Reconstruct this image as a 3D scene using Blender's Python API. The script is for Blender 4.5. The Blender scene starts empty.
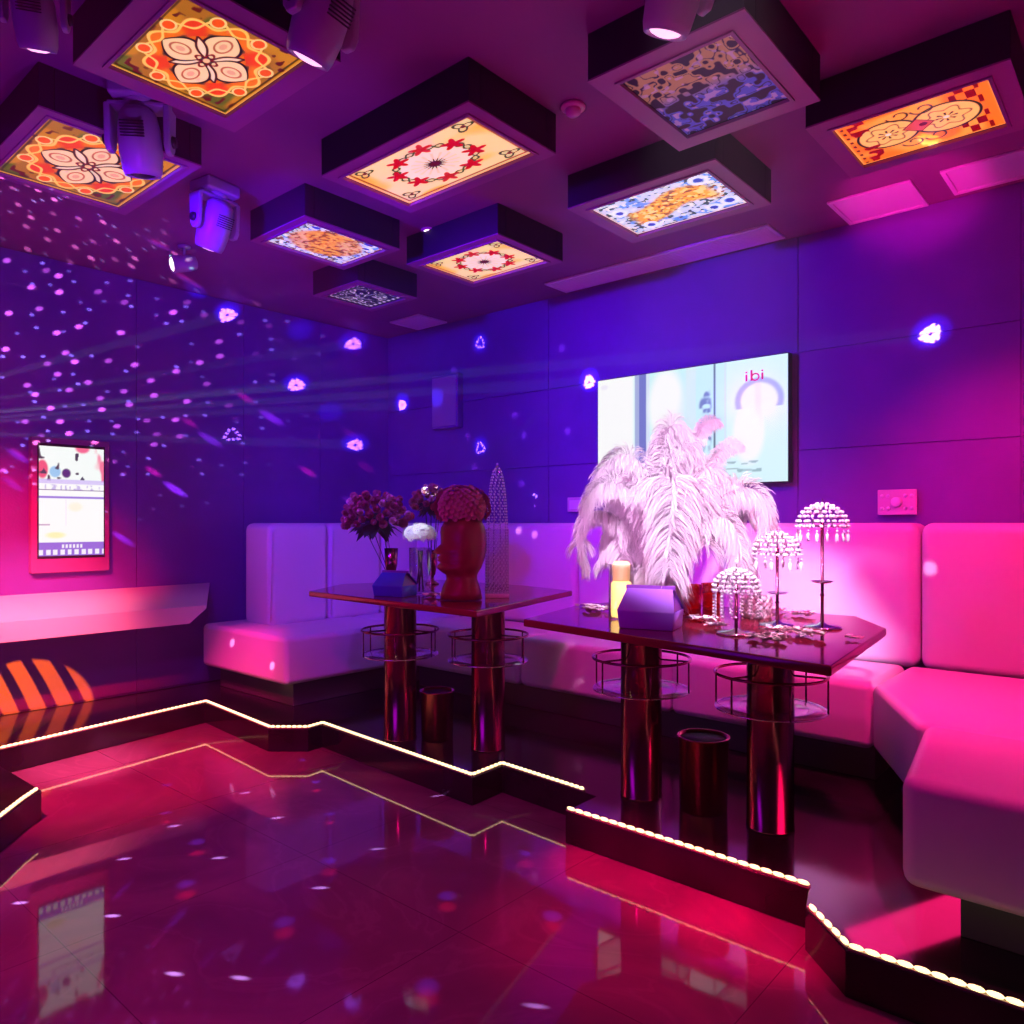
import bpy, bmesh, math, random
import numpy as np
from mathutils import Vector, Matrix
random.seed(5); rng = np.random.default_rng(5)
PI = math.pi; R = math.radians
COL = bpy.context.scene.collection
H = 1.22; F = 757.0; ZP = 0.122; TZ = 0.86; ZC = 2.8; YB = 4.2; XL = -5.05; XR = 0.75; YF = -2.6
YAW = R(41)

# ---- measuring helpers: a sight line of the photo met with a level or a wall of the room
def un(px, py, z):
    d = (z-H)*F/(523-py); X = (px-512)/F*d
    return Vector((-.656*d+.755*X, .755*d+.656*X, z))
def ray(px, py): X = (px-512)/F; return Vector((-.656+.755*X, .755+.656*X, (523-py)/F))
def ony(px, py, y): r = ray(px, py); t = y/r.y; return Vector((r.x*t, y, H+r.z*t))
def onx(px, py, x): r = ray(px, py); t = x/r.x; return Vector((x, r.y*t, H+r.z*t))
def ond(px, py, d): r = ray(px, py); return Vector((r.x*d, r.y*d, H+r.z*d))

# ---- materials
def mat(name, col=(.5,.5,.5), rough=.5, metal=0, emit=None, es=0, trans=0, ior=1.45, bump=0, bscale=60, var=0, vscale=3, coat=0, alpha=1, spec=.5, sheen=0, sub=0):
    m = bpy.data.materials.new(name); m.use_nodes = True
    nt = m.node_tree; p = nt.nodes['Principled BSDF']
    p.inputs['Base Color'].default_value = (*col, 1); p.inputs['Roughness'].default_value = rough
    p.inputs['Metallic'].default_value = metal; p.inputs['IOR'].default_value = ior
    p.inputs['Transmission Weight'].default_value = trans; p.inputs['Coat Weight'].default_value = coat
    p.inputs['Specular IOR Level'].default_value = spec; p.inputs['Sheen Weight'].default_value = sheen
    p.inputs['Alpha'].default_value = alpha
    if emit: p.inputs['Emission Color'].default_value = (*emit, 1); p.inputs['Emission Strength'].default_value = es
    if bump or var:
        tc = nt.nodes.new('ShaderNodeTexCoord')
    if var:
        n = nt.nodes.new('ShaderNodeTexNoise'); n.inputs['Scale'].default_value = vscale; n.inputs['Detail'].default_value = 5
        nt.links.new(tc.outputs['Object'], n.inputs['Vector'])
        r = nt.nodes.new('ShaderNodeValToRGB'); r.color_ramp.elements[0].position = .3; r.color_ramp.elements[1].position = .7
        r.color_ramp.elements[0].color = (*[c*(1-var) for c in col], 1); r.color_ramp.elements[1].color = (*[min(1, c*(1+var)) for c in col], 1)
        nt.links.new(n.outputs['Fac'], r.inputs['Fac']); nt.links.new(r.outputs['Color'], p.inputs['Base Color'])
    if bump:
        n = nt.nodes.new('ShaderNodeTexNoise'); n.inputs['Scale'].default_value = bscale; n.inputs['Detail'].default_value = 3
        nt.links.new(tc.outputs['Object'], n.inputs['Vector'])
        b = nt.nodes.new('ShaderNodeBump'); b.inputs['Strength'].default_value = bump; b.inputs['Distance'].default_value = .01
        nt.links.new(n.outputs['Fac'], b.inputs['Height']); nt.links.new(b.outputs['Normal'], p.inputs['Normal'])
    return m
M = dict(
 wall=mat('upholstered wall panel', (.20,.038,.40), .55, bump=.15, bscale=90, var=.12, vscale=2),
 ceiling=mat('dark matt ceiling paint', (.26,.06,.24), .7, var=.08),
 sofa=mat('cream leather', (.80,.62,.78), .38, bump=.12, bscale=14, var=.03),
 plinth=mat('sofa plinth', (.08,.07,.09), .35),
 step=mat('polished black marble', (.018,.014,.02), .10, var=.5, vscale=4),
 table=mat('dark lacquered table top', (.20,.010,.03), .10),
 chrome=mat('rose chrome', (.30,.055,.13), .17, metal=1),
 silver=mat('polished silver', (.9,.86,.9), .15, metal=1),
 copper=mat('dark copper', (.30,.05,.06), .25, metal=1),
 shaded_side=mat('lacquer with side shade', (.02,.008,.03), .6),  # shade of the box sides put into the colour, darker than the frame
 black=mat('black plastic', (.02,.02,.025), .4),
 inner=mat('bin liner black', (.01,.01,.01), .7),
 frame=mat('lacquered ceiling box', (.34,.07,.28), .45),
 shelf=mat('pale shelf laminate', (.80,.60,.66), .35),
 feather=mat('white ostrich feather', (.93,.90,.93), .75),
 white=mat('white ceramic', (.85,.83,.86), .25),
 plate=mat('switch plate', (.75,.6,.68), .3),
 key=mat('switch key', (.95,.9,.95), .3),
 purple=mat('lilac satin card', (.40,.16,.85), .35),
 blue=mat('blue satin card', (.05,.10,.62), .35),
 lining=mat('violet card edge', (.22,.05,.4), .4),
 glass=mat('clear glass', (1,1,1), .03, trans=1, ior=1.3),
 acrylic=mat('clear acrylic', (1,1,1), .03, trans=1, ior=1.12),
 redglass=mat('red candle glass', (.95,.06,.06), .06, trans=.7, ior=1.3),
 wax=mat('ivory wax lit from inside', (1,.8,.45), .5, emit=(1,.62,.16), es=2.6),
 wax2=mat('ivory wax rim', (.9,.6,.3), .5, emit=(1,.52,.20), es=.75),
 redbust=mat('red glazed ceramic', (.24,.006,.03), .35),
 puff=mat('pink silk petals', (.60,.16,.26), .7),
 rose=mat('dusty pink petals', (.55,.17,.19), .7, var=.2, vscale=30),
 rose2=mat('pale blush petals', (.9,.6,.55), .7),
 whiteflower=mat('white hydrangea petals', (.9,.95,.85), .6),
 leaf=mat('dark green leaf', (.02,.06,.03), .5),
 petal=mat('scattered petals', (.98,.86,.84), .6, var=.25, vscale=40),
 fixture=mat('moving head grey plastic', (.42,.38,.48), .35, bump=.05, bscale=30),
 grille=mat('air vent grille', (.9,.7,.9), .45),
 bead=mat('clear crystal bead', (.97,.93,.97), .08, trans=.1, ior=1.7),
 bulb=mat('warm led bulb', (1,.9,.6), .5, emit=(1,.76,.36), es=2.3),
 tube=mat('led channel', (.3,.25,.2), .3),
 lens=mat('lit projector lens', (1,.8,.9), .3, emit=(1,.42,.72), es=1.8),
 down=mat('lit downlight', (1,.9,.9), .3, emit=(1,.75,.85), es=3),
 rim=mat('pink enamel rim', (.8,.35,.5), .3),
 redink=mat('red printed mark', (.8,.02,.12), .5, emit=(.8,.03,.2), es=.7),
)
# feathers let light through
def feather_mat():
    m = M['feather']; nt = m.node_tree; p = nt.nodes['Principled BSDF']; o = nt.nodes['Material Output']
    t = nt.nodes.new('ShaderNodeBsdfTranslucent'); t.inputs['Color'].default_value = (.95,.9,.95,1)
    x = nt.nodes.new('ShaderNodeMixShader'); x.inputs[0].default_value = .4
    nt.links.new(p.outputs[0], x.inputs[1]); nt.links.new(t.outputs[0], x.inputs[2]); nt.links.new(x.outputs[0], o.inputs[0])
feather_mat()
def thin_glass(name, tint, f0, rough=.03):
    m = bpy.data.materials.new(name); m.use_nodes = True; nt = m.node_tree; nt.nodes.remove(nt.nodes['Principled BSDF']); o = nt.nodes['Material Output']
    t = nt.nodes.new('ShaderNodeBsdfTransparent'); t.inputs[0].default_value = (*tint,1); g = nt.nodes.new('ShaderNodeBsdfGlossy'); g.inputs['Roughness'].default_value = rough
    lw = nt.nodes.new('ShaderNodeLayerWeight'); lw.inputs[0].default_value = .25; mr = nt.nodes.new('ShaderNodeMapRange'); mr.inputs[3].default_value = f0; mr.inputs[4].default_value = .75
    x = nt.nodes.new('ShaderNodeMixShader'); nt.links.new(lw.outputs['Facing'], mr.inputs[0]); nt.links.new(mr.outputs[0], x.inputs[0]); nt.links.new(t.outputs[0], x.inputs[1]); nt.links.new(g.outputs[0], x.inputs[2]); nt.links.new(x.outputs[0], o.inputs[0]); return m
M['acrylic'] = thin_glass('thin clear acrylic', (.96,.95,.97), .05); M['glass'] = M['acrylic']; M['redglass'] = thin_glass('thin red glass', (.95,.12,.10), .06)
def floor_mat():
    m = mat('brown marble tiles', (.2,.15,.18), .09, spec=.5); nt = m.node_tree; p = nt.nodes['Principled BSDF']
    tc = nt.nodes.new('ShaderNodeTexCoord')
    n = nt.nodes.new('ShaderNodeTexNoise'); n.inputs['Scale'].default_value = 1.6; n.inputs['Detail'].default_value = 8; n.inputs['Distortion'].default_value = 1.2
    nt.links.new(tc.outputs['Object'], n.inputs['Vector'])
    r = nt.nodes.new('ShaderNodeValToRGB'); e = r.color_ramp.elements
    e[0].position = .3; e[0].color = (.15,.06,.12,1); e[1].position = .7; e[1].color = (.27,.12,.20,1)
    k = e.new(.49); k.color = (.19,.08,.15,1); k = e.new(.505); k.color = (.22,.10,.175,1); k = e.new(.52); k.color = (.19,.08,.15,1)
    nt.links.new(n.outputs['Fac'], r.inputs['Fac'])
    b = nt.nodes.new('ShaderNodeTexBrick'); b.offset = 0; b.inputs['Scale'].default_value = 1
    b.inputs['Brick Width'].default_value = .8; b.inputs['Row Height'].default_value = .8; b.inputs['Mortar Size'].default_value = .0015
    b.inputs['Mortar'].default_value = (.09,.03,.07,1)
    nt.links.new(tc.outputs['Object'], b.inputs['Vector']); nt.links.new(r.outputs['Color'], b.inputs['Color1']); nt.links.new(r.outputs['Color'], b.inputs['Color2'])
    nt.links.new(b.outputs['Color'], p.inputs['Base Color'])
    n2 = nt.nodes.new('ShaderNodeTexNoise'); n2.inputs['Scale'].default_value = 2.5
    mr = nt.nodes.new('ShaderNodeMapRange'); mr.inputs[3].default_value = .025; mr.inputs[4].default_value = .06
    nt.links.new(tc.outputs['Object'], n2.inputs['Vector']); nt.links.new(n2.outputs['Fac'], mr.inputs[0]); nt.links.new(mr.outputs[0], p.inputs['Roughness'])
    bp = nt.nodes.new('ShaderNodeBump'); bp.inputs['Strength'].default_value = .03; bp.inputs['Distance'].default_value = .01
    n3 = nt.nodes.new('ShaderNodeTexNoise'); n3.inputs['Scale'].default_value = 5
    nt.links.new(tc.outputs['Object'], n3.inputs['Vector']); nt.links.new(n3.outputs['Fac'], bp.inputs['Height']); nt.links.new(bp.outputs['Normal'], p.inputs['Normal'])
    return m
M['floor'] = floor_mat()
def art_mat(name, es, rough=.3, base=1.0):
    m = mat(name, (1,1,1), rough); nt = m.node_tree; p = nt.nodes['Principled BSDF']
    a = nt.nodes.new('ShaderNodeVertexColor'); a.layer_name = 'art'
    if base: nt.links.new(a.outputs['Color'], p.inputs['Base Color'])
    else: p.inputs['Base Color'].default_value = (.01,.01,.01,1)
    if es:
        nt.links.new(a.outputs['Color'], p.inputs['Emission Color']); p.inputs['Emission Strength'].default_value = es
    return m

# ---- mesh helpers
class MB:
    def __init__(s): s.v = []; s.f = []; s.sm = []
    def add(s, vs, fs, smooth=False, mx=None):
        b = len(s.v)
        for v in vs:
            v = Vector(v)
            if mx is not None: v = mx @ v
            s.v.append(v)
        s.f += [tuple(i+b for i in f) for f in fs]; s.sm += [smooth]*len(fs); return s
    def box(s, lo, hi, mx=None):
        x0,y0,z0 = lo; x1,y1,z1 = hi
        return s.add([(x0,y0,z0),(x1,y0,z0),(x1,y1,z0),(x0,y1,z0),(x0,y0,z1),(x1,y0,z1),(x1,y1,z1),(x0,y1,z1)],
            [(0,3,2,1),(4,5,6,7),(0,1,5,4),(1,2,6,5),(2,3,7,6),(3,0,4,7)], False, mx)
    def prism(s, poly, z0, z1, mx=None):
        n = len(poly)
        ar = sum(poly[i][0]*poly[(i+1)%n][1]-poly[(i+1)%n][0]*poly[i][1] for i in range(n))
        if ar < 0: poly = list(poly)[::-1]
        return s.add([(p[0],p[1],z0) for p in poly]+[(p[0],p[1],z1) for p in poly],
            [tuple(range(n))[::-1], tuple(range(n,2*n))]+[(i,(i+1)%n,n+(i+1)%n,n+i) for i in range(n)], False, mx)
    def lathe(s, prof, n=32, mx=None, smooth=True):
        vs = []; fs = []; k = len(prof)
        for r, z in prof:
            for i in range(n): a = 2*PI*i/n; vs.append((r*math.cos(a), r*math.sin(a), z))
        for j in range(k-1):
            for i in range(n): fs.append((j*n+i, j*n+(i+1)%n, (j+1)*n+(i+1)%n, (j+1)*n+i))
        if prof[0][0] > 1e-5: fs.append(tuple(range(n))[::-1])
        if prof[-1][0] > 1e-5: fs.append(tuple((k-1)*n+i for i in range(n)))
        return s.add(vs, fs, smooth, mx)
    def tube(s, pts, r, n=8, closed=False, smooth=True):
        pts = [Vector(p) for p in pts]; k = len(pts); vs = []; fs = []
        rr = r if isinstance(r, (list, tuple)) else [r]*k
        up = None
        for j in range(k):
            a = pts[(j-1)%k] if (closed or j) else pts[0]; b = pts[(j+1)%k] if (closed or j < k-1) else pts[-1]
            t = (b-a).normalized()
            if up is None: up = Vector((0,0,1)) if abs(t.z) < .9 else Vector((1,0,0))
            u = t.cross(up).normalized(); w = u.cross(t).normalized(); up = w
            for i in range(n):
                c = 2*PI*i/n; vs.append(pts[j]+(u*math.cos(c)+w*math.sin(c))*rr[j])
        for j in range(k if closed else k-1):
            j2 = (j+1)%k
            for i in range(n): fs.append((j*n+i, j*n+(i+1)%n, j2*n+(i+1)%n, j2*n+i))
        if not closed: fs += [tuple(range(n))[::-1], tuple((k-1)*n+i for i in range(n))]
        return s.add(vs, fs, smooth)
    def ring(s, c, r, t, n=40, m=8):
        c = Vector(c); return s.tube([c+Vector((r*math.cos(2*PI*i/n), r*math.sin(2*PI*i/n), 0)) for i in range(n)], t, m, True)
    def ball(s, c, r, n=6, sc=(1,1,1)):
        c = Vector(c); k = max(3, n//2+1)
        prof = [(max(1e-6, math.sin(PI*j/k))*r, -math.cos(PI*j/k)*r) for j in range(k+1)]
        mx = Matrix.Translation(c) @ Matrix.Diagonal((*sc, 1))
        return s.lathe(prof, n, mx)
    def build(s, name, m, parent=None, bevel=0, seg=3, loc=None, rz=0):
        me = bpy.data.meshes.new(name); me.from_pydata([tuple(v) for v in s.v], [], s.f); me.validate()
        if len(me.polygons) == len(s.sm): me.polygons.foreach_set('use_smooth', s.sm)
        me.materials.append(M[m] if isinstance(m, str) else m)
        bm = bmesh.new(); bm.from_mesh(me); bmesh.ops.recalc_face_normals(bm, faces=bm.faces); bm.to_mesh(me); bm.free()
        o = bpy.data.objects.new(name, me); COL.objects.link(o)
        if bevel:
            b = o.modifiers.new('bevel', 'BEVEL'); b.width = bevel; b.segments = seg; b.limit_method = 'ANGLE'; b.angle_limit = R(35)
            me.polygons.foreach_set('use_smooth', [True]*len(me.polygons))
            w = o.modifiers.new('wn', 'WEIGHTED_NORMAL'); w.keep_sharp = True
        if parent: o.parent = parent
        if loc is not None: o.location = loc
        o.rotation_euler.z = rz
        return o
def tag(o, label=None, cat=None, group=None, kind=None):
    if label: o['label'] = label
    if cat: o['category'] = cat
    if group: o['group'] = group
    if kind: o['kind'] = kind
    return o
def thing(name, loc, label, cat, rz=0, group=None):
    o = bpy.data.objects.new(name, None); COL.objects.link(o); o.empty_display_size = .1
    o.location = loc; o.rotation_euler.z = rz; return tag(o, label, cat, group)
def dup(root, loc, rz, label, group=None):
    r = root.copy(); COL.objects.link(r); r.location = loc; r.rotation_euler.z = rz; r['label'] = label
    if group: r['group'] = group
    for ch in list(root.children):
        c = ch.copy(); COL.objects.link(c); c.parent = r
        for g in list(ch.children):
            d = g.copy(); COL.objects.link(d); d.parent = c
    return r
def struct(mb, name, m, **k): return tag(mb.build(name, m, **k), kind='structure')

# ======== the room
struct(MB().box((XL-.2,YF-.2,-.1),(XR+.2,YB+.2,0)), 'floor', 'floor')
struct(MB().box((XL-.2,YF-.2,ZC),(XR+.2,YB+.2,ZC+.1)), 'ceiling', 'ceiling')
# back wall: padded rectangular panels at slightly different depths over a plain wall
w = MB().box((XL-.2,YB,0),(XR+.2,YB+.15,ZC))
xs = [-5.05,-3.3,-1.55,-.52,.75]; zs = [0,1.62,2.16,2.8]
for i in range(len(xs)-1):
    for j in range(len(zs)-1):
        t = random.choice([.009,.010,.012])
        w.box((xs[i]+.0015, YB-t, zs[j]+.0015), (xs[i+1]-.0015, YB+.01, zs[j+1]-.0015))
struct(w, 'wall_back', 'wall', bevel=.002, seg=1)
w = MB().box((XL-.15,YF-.2,0),(XL,YB+.2,ZC))
ys = [-2.6,-1.6,-.6,.4,1.25,2.1,2.85,3.5,4.19]
for i in range(len(ys)-1):
    w.box((XL-.01, ys[i]+.0015, .13), (XL+.010, ys[i+1]-.0015, ZC-.004))
struct(w, 'wall_left', 'wall', bevel=.0015, seg=1)
struct(MB().box((XR,YF-.2,0),(XR+.15,YB+.2,ZC)), 'wall_right', 'wall')
struct(MB().box((XL-.2,YF-.15,0),(XR+.2,YF,ZC)), 'wall_front', 'wall')

# raised platform with the zigzag edge
def pp(px, py): v = un(px, py, ZP); return (v.x, v.y)
E1 = [(-4.25,1.04), pp(205,703), pp(268,729), pp(308,729), pp(322,725), pp(472,778), pp(502,766), (pp(584,793)[0], pp(584,793)[1])]
E2 = [pp(565,811), pp(808,889)]
E3 = [pp(805,908), pp(845,950), pp(1024,1012), (.74, pp(1024,1012)[1]+.01)]
E1[-1] = (E2[0][0], E1[-1][1])
nb = [(-5.04,1.04),(-3.50,1.08),(-3.42,1.0),(-3.1,.74),(-2.8,.4),(-2.8,-2.59),(-5.04,-2.59)]
struct(MB().prism([(-5.04,4.19),(-5.04,1.03)]+E1+E2+E3+[(.74,4.19)], 0, ZP), 'floor_platform', 'step', bevel=.003, seg=1)
struct(MB().prism(nb, 0, ZP-.0006), 'floor_platform_near', 'step', bevel=.003, seg=1)
def led(pts, label, gap=.026):
    pts = [Vector((p[0], p[1], ZP)) for p in pts]
    root = thing('led_strip', pts[0], label, 'light strip', group='LED rope lights along the platform edges')
    ch = MB(); bl = MB()
    for a, b in zip(pts, pts[1:]):
        d = (b-a); L = d.length; d.normalize(); nrm = Vector((d.y,-d.x,0))*-1
        off = nrm*-.012
        mx = Matrix.Translation(a-pts[0]) @ Matrix(((d.x,-d.y,0,0),(d.y,d.x,0,0),(0,0,1,0),(0,0,0,1)))
        ch.box((0,-.008,0),(L,.008,.006), mx)
        n = max(1, int(L/gap))
        for i in range(n):
            c = a-pts[0]+d*((i+.5)*L/n)+Vector((0,0,.0102))
            bl.lathe([(1e-5,-.0068),(.0062,-.0046),(.0080,0),(.0062,.0046),(1e-5,.0068)], 6,
                     Matrix.Translation(c) @ Matrix(((d.x,-d.y,0,0),(d.y,d.x,0,0),(0,0,1,0),(0,0,0,1))) @ Matrix.Diagonal((1.72*gap/.026,1,1,1)))
    ch.build('channel', 'tube', root)
    tag(bl.build('bulbs', 'bulb', root), kind='stuff')
def inset(pts, d=.012):
    out = []
    for i, p in enumerate(pts):
        p = Vector(p)
        a = (Vector(pts[i])-Vector(pts[i-1])).normalized() if i else None
        b = (Vector(pts[i+1])-Vector(pts[i])).normalized() if i < len(pts)-1 else None
        ns = [Vector((-t.y, t.x)) for t in (a, b) if t is not None]
        n = sum(ns, Vector((0,0)))/len(ns); out.append(p + n*(d/max(.4, n.length_squared)))
    return out
led(inset(E1[:-1]+[pp(582,792)]), 'long LED rope light zigzagging along the platform edge below the sofa and left table')
led(inset(E2), 'straight LED rope light on platform edge in front of the right table', .037)
led(inset(E3), 'widely beaded LED rope light in the bottom right corner beside the sofa end', .037)
led(inset([(-3.0,.62),(-3.1,.74),(-3.42,1.0),(-3.50,1.075)][::1], .012), 'short LED rope light on the low step cut off by the left edge')

# ======== sofas
SB = .27; ST = .552; BT = H
def slab(name, poly, z0, z1, parent, m='sofa', bev=.035):
    return MB().prism(poly, z0, z1).build(name, m, parent, bevel=bev, seg=4)
def rect(x0,y0,x1,y1): return [(x0,y0),(x1,y0),(x1,y1),(x0,y1)]
s1 = thing('sofa', (0,0,0), 'cream leather sofa arm with two tall back panels at the left end of the seating', 'sofa', group='banquette sofa modules round the platform')
slab('plinth', rect(-4.83,2.56,-3.96,4.1), ZP, SB-.005, s1, 'plinth', .004)
slab('seat', rect(-4.87,2.45,-3.87,3.36), SB, ST, s1)
slab('seat', rect(-4.87,3.365,-3.87,3.915), SB, ST, s1)
yb = [2.68,3.15,3.62,4.14]
for i in range(3):
    slab('back_panel', rect(-4.75,yb[i]+.003,-4.42,yb[i+1]-.003), ST-.02, BT, s1, bev=.05)
    MB().tube([(-4.425,yb[i]+.012,ST+.03),(-4.405,yb[i]+.012,BT-.05)], .004, 6).build('seam_piping', 'sofa', s1)
s2 = thing('sofa', (0,0,0), 'long cream leather sofa against the back wall under the television', 'sofa', group='banquette sofa modules round the platform')
slab('plinth', rect(-3.84,3.46,-.95,4.1), ZP, SB-.005, s2, 'plinth', .004)
xb = [-3.857,-2.87,-1.88,-.935]
for i in range(3): slab('seat', rect(xb[i]+.002,3.36,xb[i+1]-.002,3.915), SB, ST, s2)
slab('back_panel', rect(-4.41,3.92,-3.862,4.155), ST-.02, BT, s1, bev=.05)
xq = [-3.857,-2.87,-1.88,-.888]
for i in range(3): slab('back_panel', rect(xq[i]+.002,3.92,xq[i+1]-.002,4.16), ST-.02, BT, s2, bev=.05)
s3 = thing('sofa', (0,0,0), 'cream leather corner sofa at the right edge, its seat block jutting toward the camera', 'sofa', group='banquette sofa modules round the platform')
slab('plinth', [(-.42,2.30),(.5,2.30),(.5,4.1),(-.64,4.1),(-.64,3.46),(-.50,2.80)], ZP, SB-.005, s3, 'plinth', .004)
slab('seat', [(-.93,3.36),(-.636,2.80),(.395,2.80),(.395,3.915),(-.93,3.915)], SB, ST, s3)
slab('seat', [(-.615,2.795),(-.53,2.16),(.40,2.16),(.40,2.795)], SB, ST+.004, s3, bev=.035)
slab('back_panel', rect(-.884,3.92,.02,4.16), ST-.02, BT, s3, bev=.05)
slab('back_panel', rect(.02,3.92,.70,4.16), ST-.02, BT, s3, bev=.05)
for y0, y1 in ((2.2,3.05),(3.05,3.915)): slab('back_panel', rect(.40,y0+.002,.70,y1-.002), ST-.02, BT, s3, bev=.05)

# ======== wall console (left)
c = MB()
y1 = 2.59
pl = [(-5.035,-2.2),(-4.60,-2.2),(-4.60,2.345),(-5.035,2.59)]; pb = [(-5.035,-2.2),(-4.60,-2.2),(-4.60,2.235),(-5.035,2.48)]
def zt(x): return .70+(-4.60-x)/.435*.105   # the top slopes up to the wall
vs = [(x,y,.595) for x,y in pb]+[(x,y,zt(x)-.02) for x,y in pl]+[(x,y,zt(x)) for x,y in pl]
c.add(vs, [(3,2,1,0),(8,9,10,11)]+[(j+i,j+(i+1)%4,j+4+(i+1)%4,j+4+i) for j in (0,4) for i in range(4)])
sh = thing('wall_shelf', (-5.035,0,0), 'long pale sloping shelf on the left wall under the touch screen', 'shelf')
o = c.build('shelf_top', 'shelf', sh); o.location = (5.035,0,0)
MB().box((0,-2.2,.56),(.03,2.30,.594)).build('wall_rail', 'shelf', sh)

# ======== flat art helper (pattern follows u along x, v along y)
def art(name, fn, nu, nv, to3d, m, parent=None, flip=False, gam=1):
    u, v = np.meshgrid((np.arange(nu))/(nu-1), (np.arange(nv))/(nv-1))
    colr = (np.clip(fn(u, v), 0, 1)**gam).reshape(-1, 3)
    P = [to3d(a, b) for a, b in zip(u.ravel(), v.ravel())]
    fs = []
    for j in range(nv-1):
        for i in range(nu-1):
            q = (j*nu+i, j*nu+i+1, (j+1)*nu+i+1, (j+1)*nu+i); fs.append(q[::-1] if flip else q)
    me = bpy.data.meshes.new(name); me.from_pydata(P, [], fs)
    at = me.color_attributes.new('art', 'FLOAT_COLOR', 'POINT')
    at.data.foreach_set('color', np.concatenate([colr, np.ones((len(colr),1))], 1).astype(np.float32).ravel())
    me.materials.append(m); o = bpy.data.objects.new(name, me); COL.objects.link(o)
    if parent: o.parent = parent
    return o
def sm(x, a, b): t = np.clip((x-a)/(b-a), 0, 1); return t*t*(3-2*t)
def mixc(c, d, t): t = np.asarray(t)[..., None]; return c*(1-t)+np.array(d)*t
def noise(u, v, s, seed=0):
    r = np.random.default_rng(seed); g = r.random((64,64)); x = u*s; y = v*s
    xi = np.floor(x).astype(int); yi = np.floor(y).astype(int); fx = x-xi; fy = y-yi; fx = fx*fx*(3-2*fx); fy = fy*fy*(3-2*fy)
    G = lambda a, b: g[a%64, b%64]
    return (G(xi,yi)*(1-fx)+G(xi+1,yi)*fx)*(1-fy)+(G(xi,yi+1)*(1-fx)+G(xi+1,yi+1)*fx)*fy
def art_mandala(u, v):
    x = (u-.5)*2; y = (v-.5)*2; r = np.hypot(x, y); th = np.arctan2(y, x)
    n = noise(u, v, 6, 1); c = np.zeros(u.shape+(3,))+np.array((.55,.30,.03))
    c = mixc(c, (.22,.26,.02), sm(n,.45,.7)); c = mixc(c, (.75,.42,.02), sm(noise(u,v,4,3),.6,.8)*.8)
    c = mixc(c, (.25,.03,.01), sm(noise(u,v,22,4),.72,.8)*sm(r,.8,1.0))
    R1 = .80+.09*np.cos(8*th); c = mixc(c, (.95,.33,.02), (r < R1))
    c = mixc(c, (.9,.14,.02), (r < R1)*sm(np.cos(4*th+PI),.3,.9)*(r > .55))
    c = mixc(c, (1,.72,.22), sm(-np.abs(r-R1),-.035,-.015)); c = mixc(c, (1,.75,.25), sm(-np.abs(r-(.80-.09*np.cos(8*th))),-.03,-.012))
    for k in range(8):
        a = k*PI/4+PI/8; d = np.hypot(x-.86*math.cos(a), y-.86*math.sin(a)); c = mixc(c, (.95,.22,.02), sm(-d,-.1,-.08)); c = mixc(c, (1,.8,.35), sm(-np.abs(d-.1),-.02,-.01))
    c = mixc(c, (.10,.09,.08), sm(-r,-.64,-.58)*sm(np.cos(4*th),-.9,-.2)*.9)
    for k in range(4):
        a = k*PI/2; lx = x*math.cos(a)+y*math.sin(a); ly = -x*math.sin(a)+y*math.cos(a)
        d = np.abs(ly)-.27*np.sin(np.clip((lx-.08)/.62, 0, 1)*PI)**.8; ins = (lx > .08)&(lx < .70)
        c = mixc(c, (.04,.01,.01), ins*sm(-d,-.035,-.01)); c = mixc(c, (1,.78,.45), ins*sm(-d,.01,.03))
        q = np.hypot((lx-.42)/.15, ly/.11); c = mixc(c, (.5,.12,.06), ins*sm(-np.abs(q-1),-.2,-.05)*.8); c = mixc(c, (.85,.45,.30), sm(-q,-.6,-.4)*.7)
        lx2 = x*math.cos(a+PI/4)+y*math.sin(a+PI/4); ly2 = -x*math.sin(a+PI/4)+y*math.cos(a+PI/4)
        d2 = np.abs(ly2)-.07*np.sin(np.clip((lx2-.05)/.5, 0, 1)*PI); i2 = (lx2 > .05)&(lx2 < .55)
        c = mixc(c, (.15,.02,.01), i2*sm(-d2,-.03,-.005)); c = mixc(c, (1,.82,.55), i2*sm(-d2,.01,.03))
    c = mixc(c, (.35,.03,.02), sm(-np.abs(r-.12-.05*np.cos(4*th)),-.035,-.01)); c = mixc(c, (1,.7,.4), sm(-r,-.06,-.04))
    e = np.minimum(np.minimum(u,1-u),np.minimum(v,1-v)); c = mixc(c, (.85,.5,.15), sm(-e,-.02,-.012)); c = mixc(c, (.08,.04,.01), sm(-np.abs(e-.035),-.012,-.004)*.8)
    return c
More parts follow.
